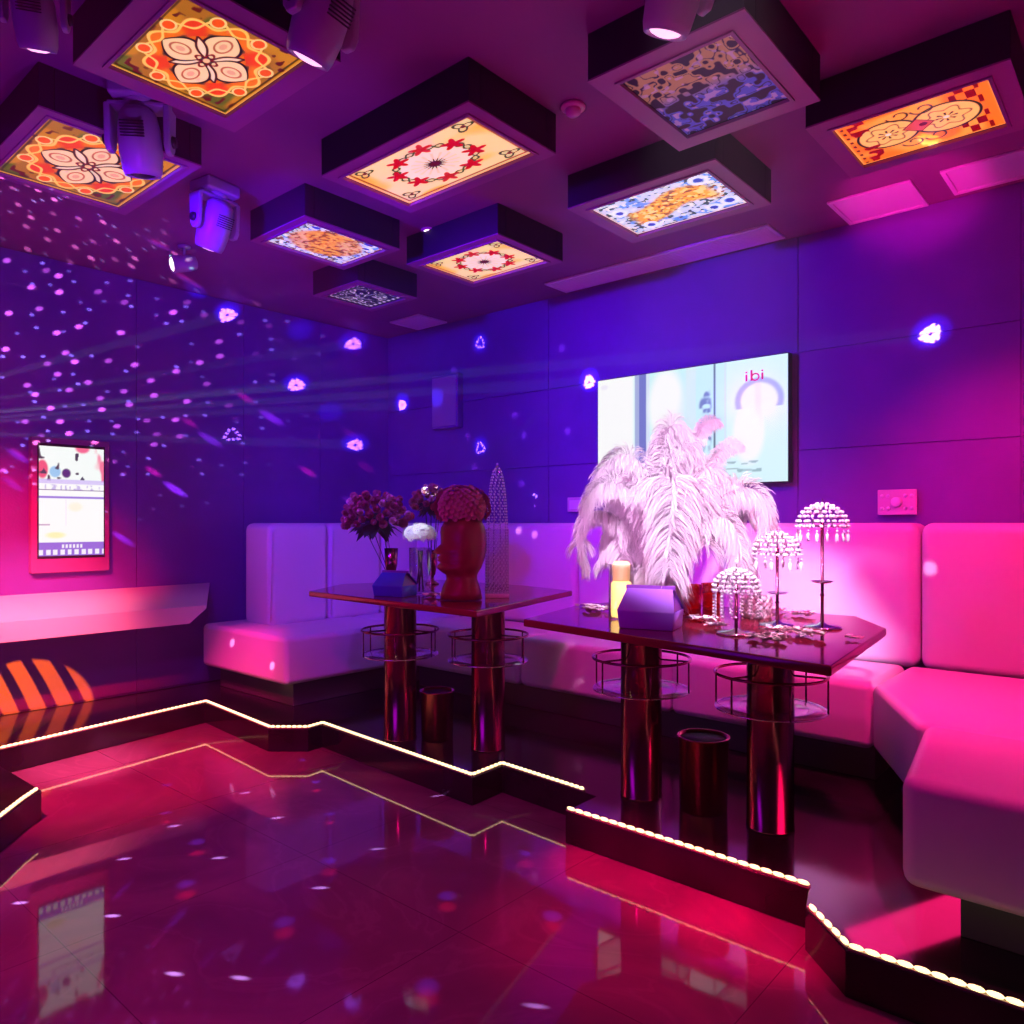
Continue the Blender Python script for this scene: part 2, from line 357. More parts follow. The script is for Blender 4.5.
def art_rosette(u, v):
    x = (u-.5)*2; y = (v-.5)*2; r = np.hypot(x/.54, y/.62); th = np.arctan2(y/.62, x/.54)
    c = np.zeros(u.shape+(3,))+np.array((1,.80,.45)); c = mixc(c, (1,.62,.14), sm(noise(u,v,4,7),.5,.8)); c = mixc(c, (1,.62,.55), sm(noise(u,v,5,9),.6,.85)*.6)
    c = mixc(c, (1,.84,.66), (r < .9)); c = mixc(c, (1,.5,.42), sm(np.cos(16*th),.2,.9)*(r < .62)*(r > .25)*.6)
    s = .16+.16*np.abs(np.cos(8*th))**3; c = mixc(c, (.12,.05,.03), sm(-(r-s),-.03,.02)); c = mixc(c, (.25,.02,.03), sm(-r,-.16,-.1))
    for sgn in (1,-1): c = mixc(c, (.13,.18,.04), sm(-np.abs(r-1-sgn*.09*np.sin(12*th)),-.05,-.02))
    for k in range(8):
        a = k*PI/4+.2; d = np.hypot(x/.54-1.02*math.cos(a), y/.62-1.02*math.sin(a)); an = np.arctan2(y/.62-1.02*math.sin(a), x/.54-1.02*math.cos(a))
        c = mixc(c, (.72,.015,.01), sm(-(d-(.22+.09*np.cos(5*an))),-.03,.02)*(1 if k%4 != 2 else .9))
    for sx in (-1,1):
        for sy in (-1,1):
            d = np.hypot((x-sx*.78)/.13, (y-sy*.70)/.16); a = np.arctan2(y-sy*.7, x-sx*.78)
            c = mixc(c, (.12,.14,.03), sm(-np.abs(d-.7-.3*np.cos(3*a)),-.22,-.1)*(d < 1.3)); c = mixc(c, (.3,.05,.03), sm(-d,-.35,-.2))
    e = np.minimum(np.minimum(u,1-u)*1.6,np.minimum(v,1-v)); c = mixc(c, (.35,.06,.03), sm(-np.abs(e-.05),-.02,-.006)*.8); c = mixc(c, (1,.55,.35), sm(-e,-.025,-.015)); return c
def art_amber(u, v):
    c = art_peacock(u, v); c = mixc(c, (1,.50,.12), sm(-np.hypot((u-.5)/.46,(v-.5)/.46),-1,-.8)*.75); return mixc(c, (.35,.12,.03), sm(noise(u,v,26,16),.66,.72)*.8)
def art_peacock(u, v):
    c = np.zeros(u.shape+(3,))+np.array((.72,.78,.95)); n = noise(u,v,9,11); n2 = noise(u,v,26,12)
    c = mixc(c, (.25,.45,.9), sm(n,.5,.75)); c = mixc(c, (.04,.10,.10), sm(n2,.66,.72)*.9); c = mixc(c, (1,.98,.9), sm(noise(u,v,34,13),.66,.74))
    w = v-.50-.12*np.sin(u*7); c = mixc(c, (1,.55,.07), sm(-np.abs(w),-.24,-.15)*sm(u,.1,.2)*sm(-u,-.93,-.82)); c = mixc(c, (1,.85,.35), sm(-np.abs(w),-.2,-.1)*sm(noise(u,v,30,14),.55,.62)*sm(u,.1,.2)*sm(-u,-.93,-.82))
    c = mixc(c, (.45,.18,.03), sm(-np.abs(w),-.24,-.15)*sm(noise(u,v,38,15),.68,.74)*sm(u,.1,.2))
    for (a,b,q) in ((.87,.17,.06),(.9,.82,.06),(.2,.85,.05),(.75,.88,.05),(.12,.35,.05)):
        d = np.hypot((u-a)*1.5, v-b); c = mixc(c, (.9,.95,1), sm(-np.abs(d-q*1.5),-.03,-.015)); c = mixc(c, (.10,.12,.6), sm(-d,-q,-q*.7))
    e = np.minimum(np.minimum(u,1-u)*1.5,np.minimum(v,1-v)); return mixc(c, (.9,.7,.7), sm(-e,-.03,-.02))
def art_paisley(u, v):
    n = noise(u,v,15,21); m_ = noise(u,v,24,22)
    a = np.array((.62,.45,.20)); b = np.array((.12,.16,.75)); t = sm(v,.35,.6)[...,None]; base = a*(1-t)+b*t
    c = np.zeros(u.shape+(3,))+np.array((.03,.01,.05)); k = sm(n,.38,.44)[...,None]; c = c*(1-k)+base*k
    k = (sm(-np.abs(n-.62),-.05,-.02))[...,None]; c = c*(1-k)+np.array((.03,.01,.08))*k
    k = (sm(m_,.6,.7)*sm(n,.5,.6)*.7)[...,None]; c = c*(1-k)+np.array((.75,.6,.85))*k
    return c
def art_check(u, v):
    x = u*1.25; y = v; c = np.zeros(u.shape+(3,))+np.array((1,.36,.05)); c = mixc(c, (1,.55,.15), sm(noise(u,v,5,31),.5,.8))
    ck = (np.floor((x-.9)/.075)+np.floor(y/.14))%2; c = mixc(c, (.45,.01,.01), (u > .74)*(u < .93)*ck*(np.abs(y-.5) > .08))
    for cx, cy, rr in ((.36,.5,.26),(.85,.5,.27)):
        d = np.hypot(x-cx, y-cy); a = np.arctan2(y-cy, x-cx)
        c = mixc(c, (1,.66,.28), sm(-d,-rr,-rr+.02)); c = mixc(c, (.08,.05,.03), sm(-np.abs(d-rr),-.018,-.006)); c = mixc(c, (.35,.2,.1), sm(-np.abs(d-rr*.62-.03*np.cos(6*a)),-.014,-.004)*.9)
        c = mixc(c, (.08,.04,.02), (d < .09)*(d > .03)*sm(np.cos(8*a),.3,.6)); c = mixc(c, (1,.9,.7), sm(-d,-.03,-.02))
    d = np.abs(x-.62)+np.abs(y-.5); c = mixc(c, (.9,.2,.15), sm(-d,-.13,-.11)); c = mixc(c, (.3,.02,.02), sm(-np.abs(d-.13),-.015,-.005)); c = mixc(c, (.3,.02,.05), sm(-np.hypot(x-.66,y-.5),-.045,-.03))
    for cx, cy in ((.52,.2),(.72,.2),(.52,.8),(.72,.8)):
        d = np.hypot(x-cx,y-cy); a = np.arctan2(y-cy,x-cx); c = mixc(c, (.15,.05,.02), sm(-np.abs(d-.03-.012*(a+PI)),-.014,-.005))
    c = mixc(c, (.5,.01,.01), (u > .07)*(u < .2)*(np.abs(y-.5) > .14)*sm(noise(u,v,18,33),.45,.55))
    c = mixc(c, (.3,.03,.02), (u > .025)*(u < .05)*(np.sin(y*60) > .2)); e = np.minimum(np.minimum(u,1-u)*1.3,np.minimum(v,1-v)); return mixc(c, (1,.5,.2), sm(-e,-.022,-.015))
def art_lace(u, v):
    n = noise(u,v,16,41); c = np.zeros(u.shape+(3,))+np.array((.04,.03,.10)); c = mixc(c, (.85,.75,.9), sm(-np.abs(n-.5),-.09,-.05)); e = np.minimum(np.minimum(u,1-u),np.minimum(v,1-v))
    c = mixc(c, (.04,.03,.1), sm(-e,-.14,-.11)); return mixc(c, (.9,.8,.95), (e < .09)*(e > .03)*(np.sin(u*50)*np.sin(v*50+1.57) > 0.0))

AM = dict(on=art_mat('lit stained glass', .85), off=art_mat('faintly glowing stained glass', 0.16, .7), dim=art_mat('dim stained glass', .5), mid=art_mat('lit stained glass soft', .8))  # off panel is no lamp; a faint added glow lifts its colours
ZB = 2.65
boxes = [
 (-2.50,.955,-2.01,1.345, art_mandala, 'on', .075, 'topmost ceiling light box of yellow glass with cream petal mandala, nearest the camera', 210, 170),
 (-3.60,.94,-2.97,1.42, art_mandala, 'mid', .05, 'ceiling light box with orange petal mandala at the left edge of the photo', 210, 170),
 (-2.575,1.895,-1.85,2.26, art_rosette, 'on', .06, 'large cream ceiling light box with red flower wreath, directly right of the moving heads', 230, 150),
 (-3.46,2.07,-3.08,2.545, art_amber, 'mid', .05, 'smaller peacock-patterned ceiling light box left of the centre, in light orange', 130, 150),
 (-3.12,2.83,-2.56,3.24, art_rosette, 'on', .06, 'smaller cream ceiling light box with red flower wreath, further back', 190, 140),
 (-4.01,2.815,-3.655,3.18, art_lace, 'dim', .05, 'smallest ceiling light box, with white lace pattern, furthest back', 110, 110),
 (-1.995,2.83,-1.415,3.245, art_peacock, 'on', .07, 'white and gold ceiling light box with blue peacock swirls above the television', 200, 150),
 (-1.345,2.08,-.965,2.535, art_paisley, 'off', .075, 'unlit ceiling box with dark blue and brown paisley glass', 150, 180),
 (-.925,2.83,-.44,3.21, art_check, 'on', .07, 'orange ceiling light box with red checks and roundels at the right', 210, 160)]
for x0,y0,x1,y1,fn,mk,fr,lab,nu,nv in boxes:
    cx, cy = (x0+x1)/2, (y0+y1)/2
    t = thing('ceiling_light_box', (cx,cy,ZB), lab, 'ceiling light', group='stained glass light boxes on the ceiling')
    X0,Y0,X1,Y1 = x0-fr-cx, y0-fr-cy, x1+fr-cx, y1+fr-cy; a0,b0,a1,b1 = x0-cx,y0-cy,x1-cx,y1-cy
    m = MB()
    for lo, hi in (((X0,Y0,0),(X1,b0,ZC-ZB)),((X0,b1,0),(X1,Y1,ZC-ZB)),((X0,b0,0),(a0,b1,ZC-ZB)),((a1,b0,0),(X1,b1,ZC-ZB))): m.box(lo, hi)
    m.build('box_body', 'shaded_side', t, bevel=.003, seg=1)
    m = MB()
    for lo, hi in (((X0,Y0,-.006),(X1,b0,0)),((X0,b1,-.006),(X1,Y1,0)),((X0,b0,-.006),(a0,b1,0)),((a1,b0,-.006),(X1,b1,0))): m.box(lo, hi)
    m.build('bottom_frame', 'frame', t)
    tr = MB()
    for lo, hi in (((a0-.012,b0-.012,-.011),(a1+.012,b0,-.0055)),((a0-.012,b1,-.011),(a1+.012,b1+.012,-.0055)),((a0-.012,b0,-.011),(a0,b1,-.0055)),((a1,b0,-.011),(a1+.012,b1,-.0055))): tr.box(lo, hi)
    tr.build('inner_trim', 'frame', t)
    g = art('glass_panel', fn, nu, nv, lambda u, v, a0=a0,b0=b0,a1=a1,b1=b1: (a0+(a1-a0)*u, b0+(b1-b0)*v, .003), AM[mk], t, flip=True, gam=1.0 if fn is art_paisley else 1.55)
    sd = g.modifiers.new('thickness', 'SOLIDIFY'); sd.thickness = .004; sd.offset = -1

# ======== ceiling vents and small fixtures
def vent(x0,y0,x1,y1,lab,slats):
    cx, cy = (x0+x1)/2,(y0+y1)/2; t = thing('ceiling_vent', (cx,cy,ZC), lab, 'vent'); a,b = (x1-x0)/2,(y1-y0)/2
    m = MB()
    for lo, hi in (((-a,-b,-.012),(a,-b+.02,0)),((-a,b-.02,-.012),(a,b,0)),((-a,-b+.02,-.012),(-a+.02,b-.02,0)),((a-.02,-b+.02,-.012),(a,b-.02,0))): m.box(lo, hi)
    m.build('vent_frame', 'grille', t, bevel=.002, seg=1)
    g = MB(); g.box((-a+.02,-b+.02,-.003),(a-.02,b-.02,0))
    if slats:
        n = int((2*b-.04)/.02)
        for i in range(n):
            y = -b+.025+i*(2*b-.05)/max(1,n-1); g.box((-a+.02,y-.004,-.010),(a-.02,y+.004,-.002))
    g.build('grille', 'grille', t)
vent(-3.11,3.90,-1.60,4.14, 'long slatted air vent in the ceiling above the television', True)
vent(-1.275,3.825,-.90,4.18, 'square pink-lit ceiling panel above the switch plate', False)
vent(-.78,3.82,-.32,4.13, 'square magenta-lit ceiling panel at the right edge', False)
vent(-4.62,3.85,-4.28,4.15, 'small pale ceiling vent in the far corner of the room', True)
v = un(573,106,ZC); t = thing('smoke_detector', v, 'round pink smoke detector on the ceiling between the large light boxes', 'smoke detector')
MB().lathe([(.045,0),(.048,-.008),(.040,-.014),(1e-5,-.014)],32).build('mounting_ring', 'rim', t); MB().lathe([(.03,-.012),(.028,-.03),(.018,-.038),(1e-5,-.04)],32).build('sensor_dome', 'rim', t)
v = un(429,230,ZC); t = thing('ceiling_spotlight', v, 'small round lit downlight between the two wreath light boxes', 'downlight')
MB().lathe([(.045,0),(.045,-.006),(.034,-.010),(.032,-.004),(1e-5,-.004)],32).build('trim_ring', 'rim', t); MB().lathe([(.028,-.003),(.028,-.009),(1e-5,-.012)],24).build('bulb', 'down', t)

# ======== moving heads
def moving_head(px, ptop, rz, tilt, sc, lab, lens='lens'):
    v = un(px, ptop, ZC)
    t = thing('moving_head_light', v, lab, 'stage light', rz, 'moving head lights on the ceiling'); t.scale = (sc,sc,sc)
    MB().box((-.11,-.09,-.07),(.11,.09,0)).build('base', 'fixture', t, bevel=.015)
    MB().lathe([(.06,-.085),(.07,-.07),(.07,-.06)],24).build('swivel', 'fixture', t)
    y = MB(); y.box((-.125,-.05,-.10),(.125,.05,-.08))
    for s in (-1,1): y.prism([(-.05,-.09),(.05,-.09),(.04,-.26),(.02,-.29),(-.02,-.29),(-.04,-.26)], s*.125-.014, s*.125+.014, Matrix(((0,0,1,0),(1,0,0,0),(0,1,0,0),(0,0,0,1))))
    y.build('yoke', 'fixture', t, bevel=.008)
    h = MB().lathe([(1e-5,.14),(.05,.135),(.075,.11),(.088,.04),(.09,-.05),(.082,-.12),(.074,-.145),(.062,-.145),(.06,-.13),(1e-5,-.13)],32).build('lamp_head', 'fixture', t)
    h.location = (0,0,-.235); h.rotation_euler = (tilt,0,0)
    l = MB().lathe([(.058,-.132),(.05,-.142),(.03,-.15),(1e-5,-.152)],32).build('lens', lens, h)
    k = MB()
    for q in range(6): k.box((-.05,-.0915,.0+q*.012),(.05,-.086,.005+q*.012))
    k.build('cooling_fins', 'black', h)
    for s in (-1,1): MB().lathe([(.022,-.012),(.026,0),(.022,.012)],16, Matrix.Translation((s*.142,0,-.235)) @ Matrix.Rotation(PI/2,4,'Y')).build('pivot_knob', 'black', t)
    return t
moving_head(140, 88, YAW+.1, R(14), .82, 'purple-lit moving head lamp hanging between the two mandala light boxes', 'black')
moving_head(215, 184, YAW+1.0, R(26), .80, 'smaller moving head lamp left of the smaller peacock light box')
moving_head(322, -52, YAW+1.0, R(30), .80, 'moving head lamp cut by the top edge beside the mandala light box')
moving_head(676, -86, YAW+.5, R(24), .78, 'moving head lamp with pink glowing lens at top edge above the unlit box')
moving_head(34, -38, YAW+.3, R(26), .62, 'dim moving head lamp in the top left corner of the photo')
v = un(184, 246, ZC); t = thing('par_spotlight', v, 'small spotlight with white glowing lens near the top of the left wall', 'stage light', YAW)
MB().lathe([(.035,0),(.035,-.012),(1e-5,-.013)],20).build('mount', 'fixture', t); MB().tube([(0,0,-.01),(0,0,-.08)],.008).build('stem', 'fixture', t)
hb = MB().lathe([(1e-5,.08),(.035,.075),(.045,.04),(.05,-.06),(.042,-.06),(.042,-.05),(1e-5,-.05)],24).build('lamp_head', 'fixture', t); hb.location = (-.01,0,-.10); hb.rotation_euler = (R(-35), R(72), 0)
MB().lathe([(.041,-.052),(.03,-.062),(1e-5,-.065)],24).build('lens', 'down', hb)

# ======== television
def art_tv(u, v):
    c = np.zeros(u.shape+(3,))+np.array((.62,.92,.95)); c = mixc(c, (1,1,1), sm(-u,-.24,-.2)); c = mixc(c, (.18,.20,.60), (u > .25)*(u < .29)); c = mixc(c, (.40,.46,.75), (u > .225)*(u < .25)); c = mixc(c, (.7,.8,.95), (u > .29)*(u < .31))
    c = mixc(c, (1,1,1), sm(-np.hypot((u-.40)/.12,(v-.7)/.4),-1,-.6)); c = mixc(c, (.72,.88,.92), (u > .51)*(u < .56)*.8); c = mixc(c, (.75,.9,.93), sm(-np.abs(u-.40-.14*v),-.05,-.0)*.6)
    for a, b, w, h in ((.60,.66,.03,.09),(.59,.40,.03,.18),(.63,.52,.018,.3),(.615,.74,.02,.05)): c = mixc(c, (.16,.24,.45), sm(-np.hypot((u-a)/w,(v-b)/h),-1,-.5)*sm(noise(u,v,26,51),.3,.6))
    c = mixc(c, (.12,.2,.22), (np.abs(u-.655) < .004)); c = mixc(c, (.7,.82,.85), (np.abs(u-.71) < .003)); c = mixc(c, (.72,.97,1), (u > .715))
    d = np.hypot((u-.87)/.1,(v-.66)/.16); c = mixc(c, (.30,.48,.55), sm(-np.abs(d-1),-.22,-.05)*(v > .60)); c = mixc(c, (.70,.84,.88), sm(-np.abs(u-.865),-.025,-.005)*(v > .45)*(v < .8)*.8); c = mixc(c, (1,1,1), sm(-np.hypot((u-.82)/.09,(v-.38)/.28),-1,-.6))
    c = mixc(c, (.25,.42,.45), (u > .70)*(u < .88)*(((v > .085)&(v < .125))|((v > .15)&(v < .175)))*sm(noise(u,v,40,52),.5,.6)*.8)
    c = mixc(c, (.45,.6,.62), (u > .70)*(u < .735)*(v > .03)*(v < .07)); c = mixc(c, (.85,.8,.95), sm(-np.hypot((u-.04)/.03,(v-.93)/.03),-1,-.5)*.6)
    return c
t = thing('television', (-2.205,4.17,1.45), 'large bright flat television showing pale blue pictures on the back wall', 'television')
MB().box((-.632,-.05,-.006),(.632,.0,.706)).build('tv_frame', 'black', t, bevel=.004, seg=2)
o = art('screen', art_tv, 200, 112, lambda u, v: (-.626+1.252*u, 0, .70*v), art_mat('television picture', .98, .2, 0), t); o.location = (0,-.053,0)
o.modifiers.new('t','SOLIDIFY').thickness = .002
lg = MB()   # the small red mark in the picture: bars and rings
lg.box((-.026,-.004,-.018),(-.019,0,.010)); lg.box((-.026,-.004,.016),(-.019,0,.022)); lg.box((-.006,-.004,-.018),(.001,0,.026))
lg.tube([(.012+.014*math.cos(a), -.002, -.004+.014*math.sin(a)) for a in [i*PI/8 for i in range(16)]], .0034, 5, True)
lg.box((.036,-.004,-.018),(.043,0,.010)); lg.box((.036,-.004,.016),(.043,0,.022))
o = lg.build('red_logo', 'redink', t); o.location = (.425,-.0545,.598); o.scale = (1.5,1,1.35)

# ======== touch screen on the left wall
def art_touch(u, v):
    c = np.zeros(u.shape+(3,))+np.array((1,1,1.)); n = noise(u,v*1.6,14,61)
    top = v > .69; c = mixc(c, (.95,1,.98), top); c = mixc(c, (.9,.10,.22), top*sm(-np.hypot((u-.05)/.10,(v-.79)/.10),-1,-.7)); c = mixc(c, (.95,.15,.3), top*sm(-np.hypot((u-.66)/.14,(v-1.0)/.06),-1,-.6)); c = mixc(c, (.95,.2,.35), top*sm(u,.82,.95)*sm(noise(u,v,12,62),.4,.6))
    c = mixc(c, (.35,.6,.9), top*sm(-np.hypot((u-.24)/.10,(v-.77)/.06),-1,-.7)); c = mixc(c, (.10,.03,.2), top*sm(-np.hypot((u-.41)/.08,(v-.76)/.05),-1,-.7)); c = mixc(c, (.08,.05,.1), top*sm(n,.78,.84)*(u < .6)); c = mixc(c, (.05,.05,.1), (v > .70)*(v < .735)*(np.abs(u-.66) < (.735-v)*1.2))
    c = mixc(c, (.6,.45,.95), (v > .66)*(v < .70)*.7); c = mixc(c, (.5,.4,.8), (v > .61)*(v < .655)*sm(noise(u,v,30,63),.55,.7)*.8); c = mixc(c, (.15,.05,.25), np.abs(v-.605) < .004)
    c = mixc(c, (.35,.22,.75), (v > .525)*(v < .545)); c = mixc(c, (1,.92,.45), sm(-np.hypot((u-.25)/.2,(v-.19)/.04),-1,-.4)*.9); c = mixc(c, (1,.9,.65), sm(-np.hypot((u-.55)/.15,(v-.45)/.06),-1,-.4)*.6); c = mixc(c, (.6,.4,.6), (np.abs(v-.285) < .005)*(u < .16)); c = mixc(c, (.9,.8,.95), (np.abs(u-.40) < .005)*(v > .28)*(v < .52))
    c = mixc(c, (.32,.16,.72), v < .125); c = mixc(c, (.95,.9,1), (v < .06)*(v > .008)*(np.sin(u*58) > -.35)); c = mixc(c, (.95,.9,1), (np.abs(v-.085) < .016)*(u > .33)*(u < .66)*(np.sin(u*110) > -.4)); return c
t = thing('touch_screen', (XL+.01,1.70,.955), 'bright upright karaoke touch screen in dark frame on the left wall', 'screen')
MB().box((0,-.215,-.03),(.055,.215,.77)).build('screen_frame', 'frame', t, bevel=.006, seg=2)
MB().box((.055,-.185,.055),(.058,.185,.735)).build('bezel', 'black', t)
o = art('display', art_touch, 90, 150, lambda u, v: (0, -.178+.356*u, .07+.648*v), art_mat('touch screen picture', 1.0, .2, 0), t); o.location = (.0595,0,0)

# ======== switch plates, corner speaker
v = ony(878,515,YB-.03); v2 = ony(917,489,YB-.03); W = v2.x-v.x; Hh = v2.z-v.z
t = thing('control_panel', (v.x,YB-.03,v.z), 'pink wall control plate with white dial and small keys on the back wall', 'control panel')
MB().box((0,-.014,0),(W,.0,Hh)).build('plate', 'plate', t, bevel=.004, seg=2)
MB().lathe([(.026,0),(.026,.012),(.02,.018),(1e-5,.018)],24, Matrix.Translation((W/2,-.014,Hh/2)) @ Matrix.Rotation(PI/2,4,'X')).build('dial', 'key', t)
for i in range(2):
    for j in range(2):
        for k in range(2):
            MB().lathe([(.010,0),(.009,.005),(1e-5,.006)],12, Matrix.Translation((W*(.12+.16*i+(.0 if k == 0 else .60)),-.014,Hh*(.25+.5*j))) @ Matrix.Rotation(PI/2,4,'X')).build('key', 'key', t)
v = ony(568,512,YB-.03); v2 = ony(589,497,YB-.03)
t = thing('socket_plate', (v.x,YB-.03,v.z), 'small blank white plate on the wall left of the television', 'wall plate')
MB().box((0,-.010,0),(v2.x-v.x,.0,v2.z-v.z)).build('plate', 'plate', t, bevel=.003, seg=2); MB().box((.02,-.013,.02),(v2.x-v.x-.02,-.009,v2.z-v.z-.02)).build('rocker', 'key', t)
v = ony(431,430,4.12); v2 = ony(457,372,4.12)
t = thing('wall_speaker', (v.x,4.17,v.z), 'faint blue-lit box speaker high on the back wall near the far corner', 'speaker')
MB().box((0,-.05,0),(v2.x-v.x,.02,v2.z-v.z)).build('cabinet', 'wall', t, bevel=.012); MB().box((.015,-.056,.02),(v2.x-v.x-.015,-.048,v2.z-v.z-.02)).build('grille', 'fixture', t, bevel=.004, seg=2)

# ======== tables with post, ring and glass shelf
def table(poly, poles, lab):
    cx = sum(p[0] for p in poly)/len(poly); cy = sum(p[1] for p in poly)/len(poly)
    t = thing('lounge_table', (cx,cy,ZP), lab, 'table', group='dark lounge tables on the platform')
    MB().prism([(x-cx,y-cy) for x,y in poly], TZ-ZP-.028, TZ-ZP).build('table_top', 'table', t, bevel=.005, seg=2)
    for (x,y) in poles:
        x -= cx; y -= cy; T = Matrix.Translation((x,y,0))
        MB().lathe([(.084,0),(.084,.008),(.082,.01),(.082,TZ-ZP-.05),(.10,TZ-ZP-.04),(.10,TZ-ZP-.0285)],40,T).build('column', 'chrome', t)
        g = MB().ring((x,y,.555),.195,.0055)
        for k in range(6):
            a = k*PI/3+.2; g.tube([(x+.195*math.cos(a),y+.195*math.sin(a),.555),(x+.195*math.cos(a),y+.195*math.sin(a),.43)],.0035,6)
        for k in range(3):
            a = k*PI*2/3+.2; g.tube([(x+.08*math.cos(a),y+.08*math.sin(a),.555),(x+.195*math.cos(a),y+.195*math.sin(a),.555)],.004,6)
        g.build('glass_ring', 'chrome', t)
        MB().ring((x,y,.43),.193,.0035).build('shelf_rim', 'silver', t)
        MB().lathe([(.084,.426),(.19,.426),(.19,.433),(.084,.433),(.084,.426)],40,T).build('glass_shelf', 'acrylic', t)
def q2(px,py): v = un(px,py,ZP); return (v.x,v.y)
T2 = [(-.644,1.966),(-.734,2.80),(-.917,3.085),(-1.85,3.05),(-1.98,2.75),(-1.83,2.17)]
T1 = [(-3.435,2.315),(-2.14,2.24),(-2.40,3.25),(-2.80,3.34),(-3.50,3.33),(-3.69,2.71)]
table(T2, [q2(770,827), q2(641,795)], 'right dark lounge table carrying the white feathers and crystal stands')
table(T1, [q2(400,738), q2(488,748)], 'left dark lounge table carrying flowers and the red head vase')
def bin_(px,py,r,h,lab):
    v = un(px,py,ZP); t = thing('waste_bin', v, lab, 'waste bin', group='round copper waste bins under the tables')
    MB().lathe([(r*.92,0),(r*.94,.006),(r,h-.01),(r+.005,h-.004),(r+.005,h),(r-.004,h),(r*.9,.02),(1e-5,.02)],40).build('bin_body', 'copper', t)
    MB().lathe([(r-.006,h-.012),(r*.88,.03),(1e-5,.03)],32).build('bin_liner', 'inner', t)
bin_(437,738,.085,.245, 'dark copper waste bin between the posts of the left table')
bin_(703,808,.095,.28, 'dark copper waste bin between the posts of the right table')

# ======== ostrich feather centrepiece
def bez(p, t):
    a = [Vector(q) for q in p]
    while len(a) > 1: a = [a[i].lerp(a[i+1], t) for i in range(len(a)-1)]
    return a[0]
VB = un(657,615,TZ)
def plume(parent, pts, W, n=300, wid=.0034):
    W *= 1.3
    b = MB(); rr = random.Random(len(parent.children)*7+3)
    P = [Vector(p)-VB for p in pts]; Rr = [bez(P, i/30) for i in range(31)]
    b.tube(Rr, [.0035*(1-i/34) for i in range(31)], 5)
    for k in range(n):
        t = .10+.90*(k+rr.random())/n; c = bez(P, t); d = (bez(P, min(1,t+.02))-bez(P, t-.02)).normalized()
        up = Vector((0,0,1)); s = d.cross(up); s = s.normalized() if s.length > .05 else Vector((.755,.656,0)); nn = s.cross(d).normalized()
        prof = (math.sin(min(1,(t-.04)/.35)*PI/2))*(1 if t < .80 else (.55+.45*math.sqrt(max(0,(1.04-t)/.24))))
        for sd in (-1,1,-1,1,-1,1,0):
            ang = rr.uniform(-.5,.7) if sd else rr.uniform(1.2,1.9)
            dirn = (s*sd*math.cos(ang)+nn*math.sin(ang)*(.55 if sd else .8)+d*rr.uniform(.12,.55)).normalized()
            L = W*prof*rr.uniform(.75,1.12)*(1 if sd else .55)
            q = [c]; v = dirn.copy()
            for j in range(4):
                v = (v+Vector((0,0,-.26-.14*j))+Vector((rr.uniform(-.12,.12),rr.uniform(-.12,.12),0))).normalized(); q.append(q[-1]+v*L/4)
            wv = v.cross(Vector((rr.uniform(-1,1),rr.uniform(-1,1),rr.uniform(-1,1)))).normalized()*wid
            ws = [.7,1,1,.8,.25]; vs = []
            for a, w_ in zip(q, ws): vs += [a-wv*w_/2, a+wv*w_/2]
            b.add(vs, [(2*j,2*j+1,2*j+3,2*j+2) for j in range(4)], True)
    return b.build('plume', 'feather', parent)
ft = thing('feather_arrangement', VB, 'big bunch of white drooping ostrich feathers on the right table', 'feathers')
hub = [(660,560,2.93)]
PL = [ # control points in photo pixels with distance, plume half width
 ([(655,585,2.95),(660,470,2.95),(632,425,2.98),(597,475,2.98)], .085),
 ([(652,585,2.92),(650,490,2.88),(606,455,2.86),(585,505,2.86)], .085),
 ([(652,585,2.98),(640,500,3.0),(560,480,3.0),(585,568,3.0)], .075),
 ([(655,585,3.0),(640,520,3.0),(618,480,3.0),(622,560,3.0)], .085),
 ([(655,585,2.95),(668,500,2.98),(672,405,3.0),(694,462,3.0)], .115),
 ([(657,585,2.92),(655,455,2.78),(683,430,2.66),(668,575,2.60)], .125),
 ([(657,585,2.92),(672,500,2.80),(702,430,2.72),(705,545,2.68)], .120),
 ([(660,585,2.98),(680,460,3.05),(700,412,3.08),(716,421,3.1)], .050),
 ([(660,585,2.98),(690,480,3.02),(722,436,3.06),(738,444,3.08)], .050),
 ([(660,585,2.92),(690,500,2.88),(770,445,2.84),(768,535,2.82)], .105),
 ([(660,585,2.92),(680,510,2.80),(745,480,2.70),(742,575,2.68)], .100),
 ([(660,585,2.98),(690,500,3.08),(740,450,3.16),(748,520,3.18)], .095),
 ([(652,585,2.98),(650,480,3.08),(622,440,3.16),(612,520,3.2)], .085),
 ([(655,585,3.0),(645,520,3.06),(604,492,3.12),(606,566,3.12)], .08),
 ([(655,585,3.0),(640,530,3.04),(628,500,3.08),(632,580,3.06)], .075),
 ([(658,585,3.0),(662,480,3.0),(656,378,3.02),(692,450,3.02)], .10),
 ([(657,585,2.98),(655,540,2.98),(650,520,2.96),(642,585,2.96)], .085),
 ([(657,585,2.95),(668,540,2.85),(672,520,2.82),(672,585,2.80)], .080),
 ([(660,585,2.98),(672,470,2.98),(715,440,2.96),(728,500,2.94)], .10),
]
for pts, W_ in PL: plume(ft, [ond(*p) for p in pts], W_)
vs_ = thing('trumpet_vase', VB, 'white trumpet vase holding the ostrich feathers', 'vase')
MB().lathe([(.075,0),(.078,.008),(.04,.02),(.022,.05),(.03,.10),(.055,.16),(.06,.19),(.052,.19),(.02,.09),(1e-5,.08)],40).build('vase_body', 'white', vs_)
fl = MB(); rr = random.Random(2)   # fluff collar round the vase foot
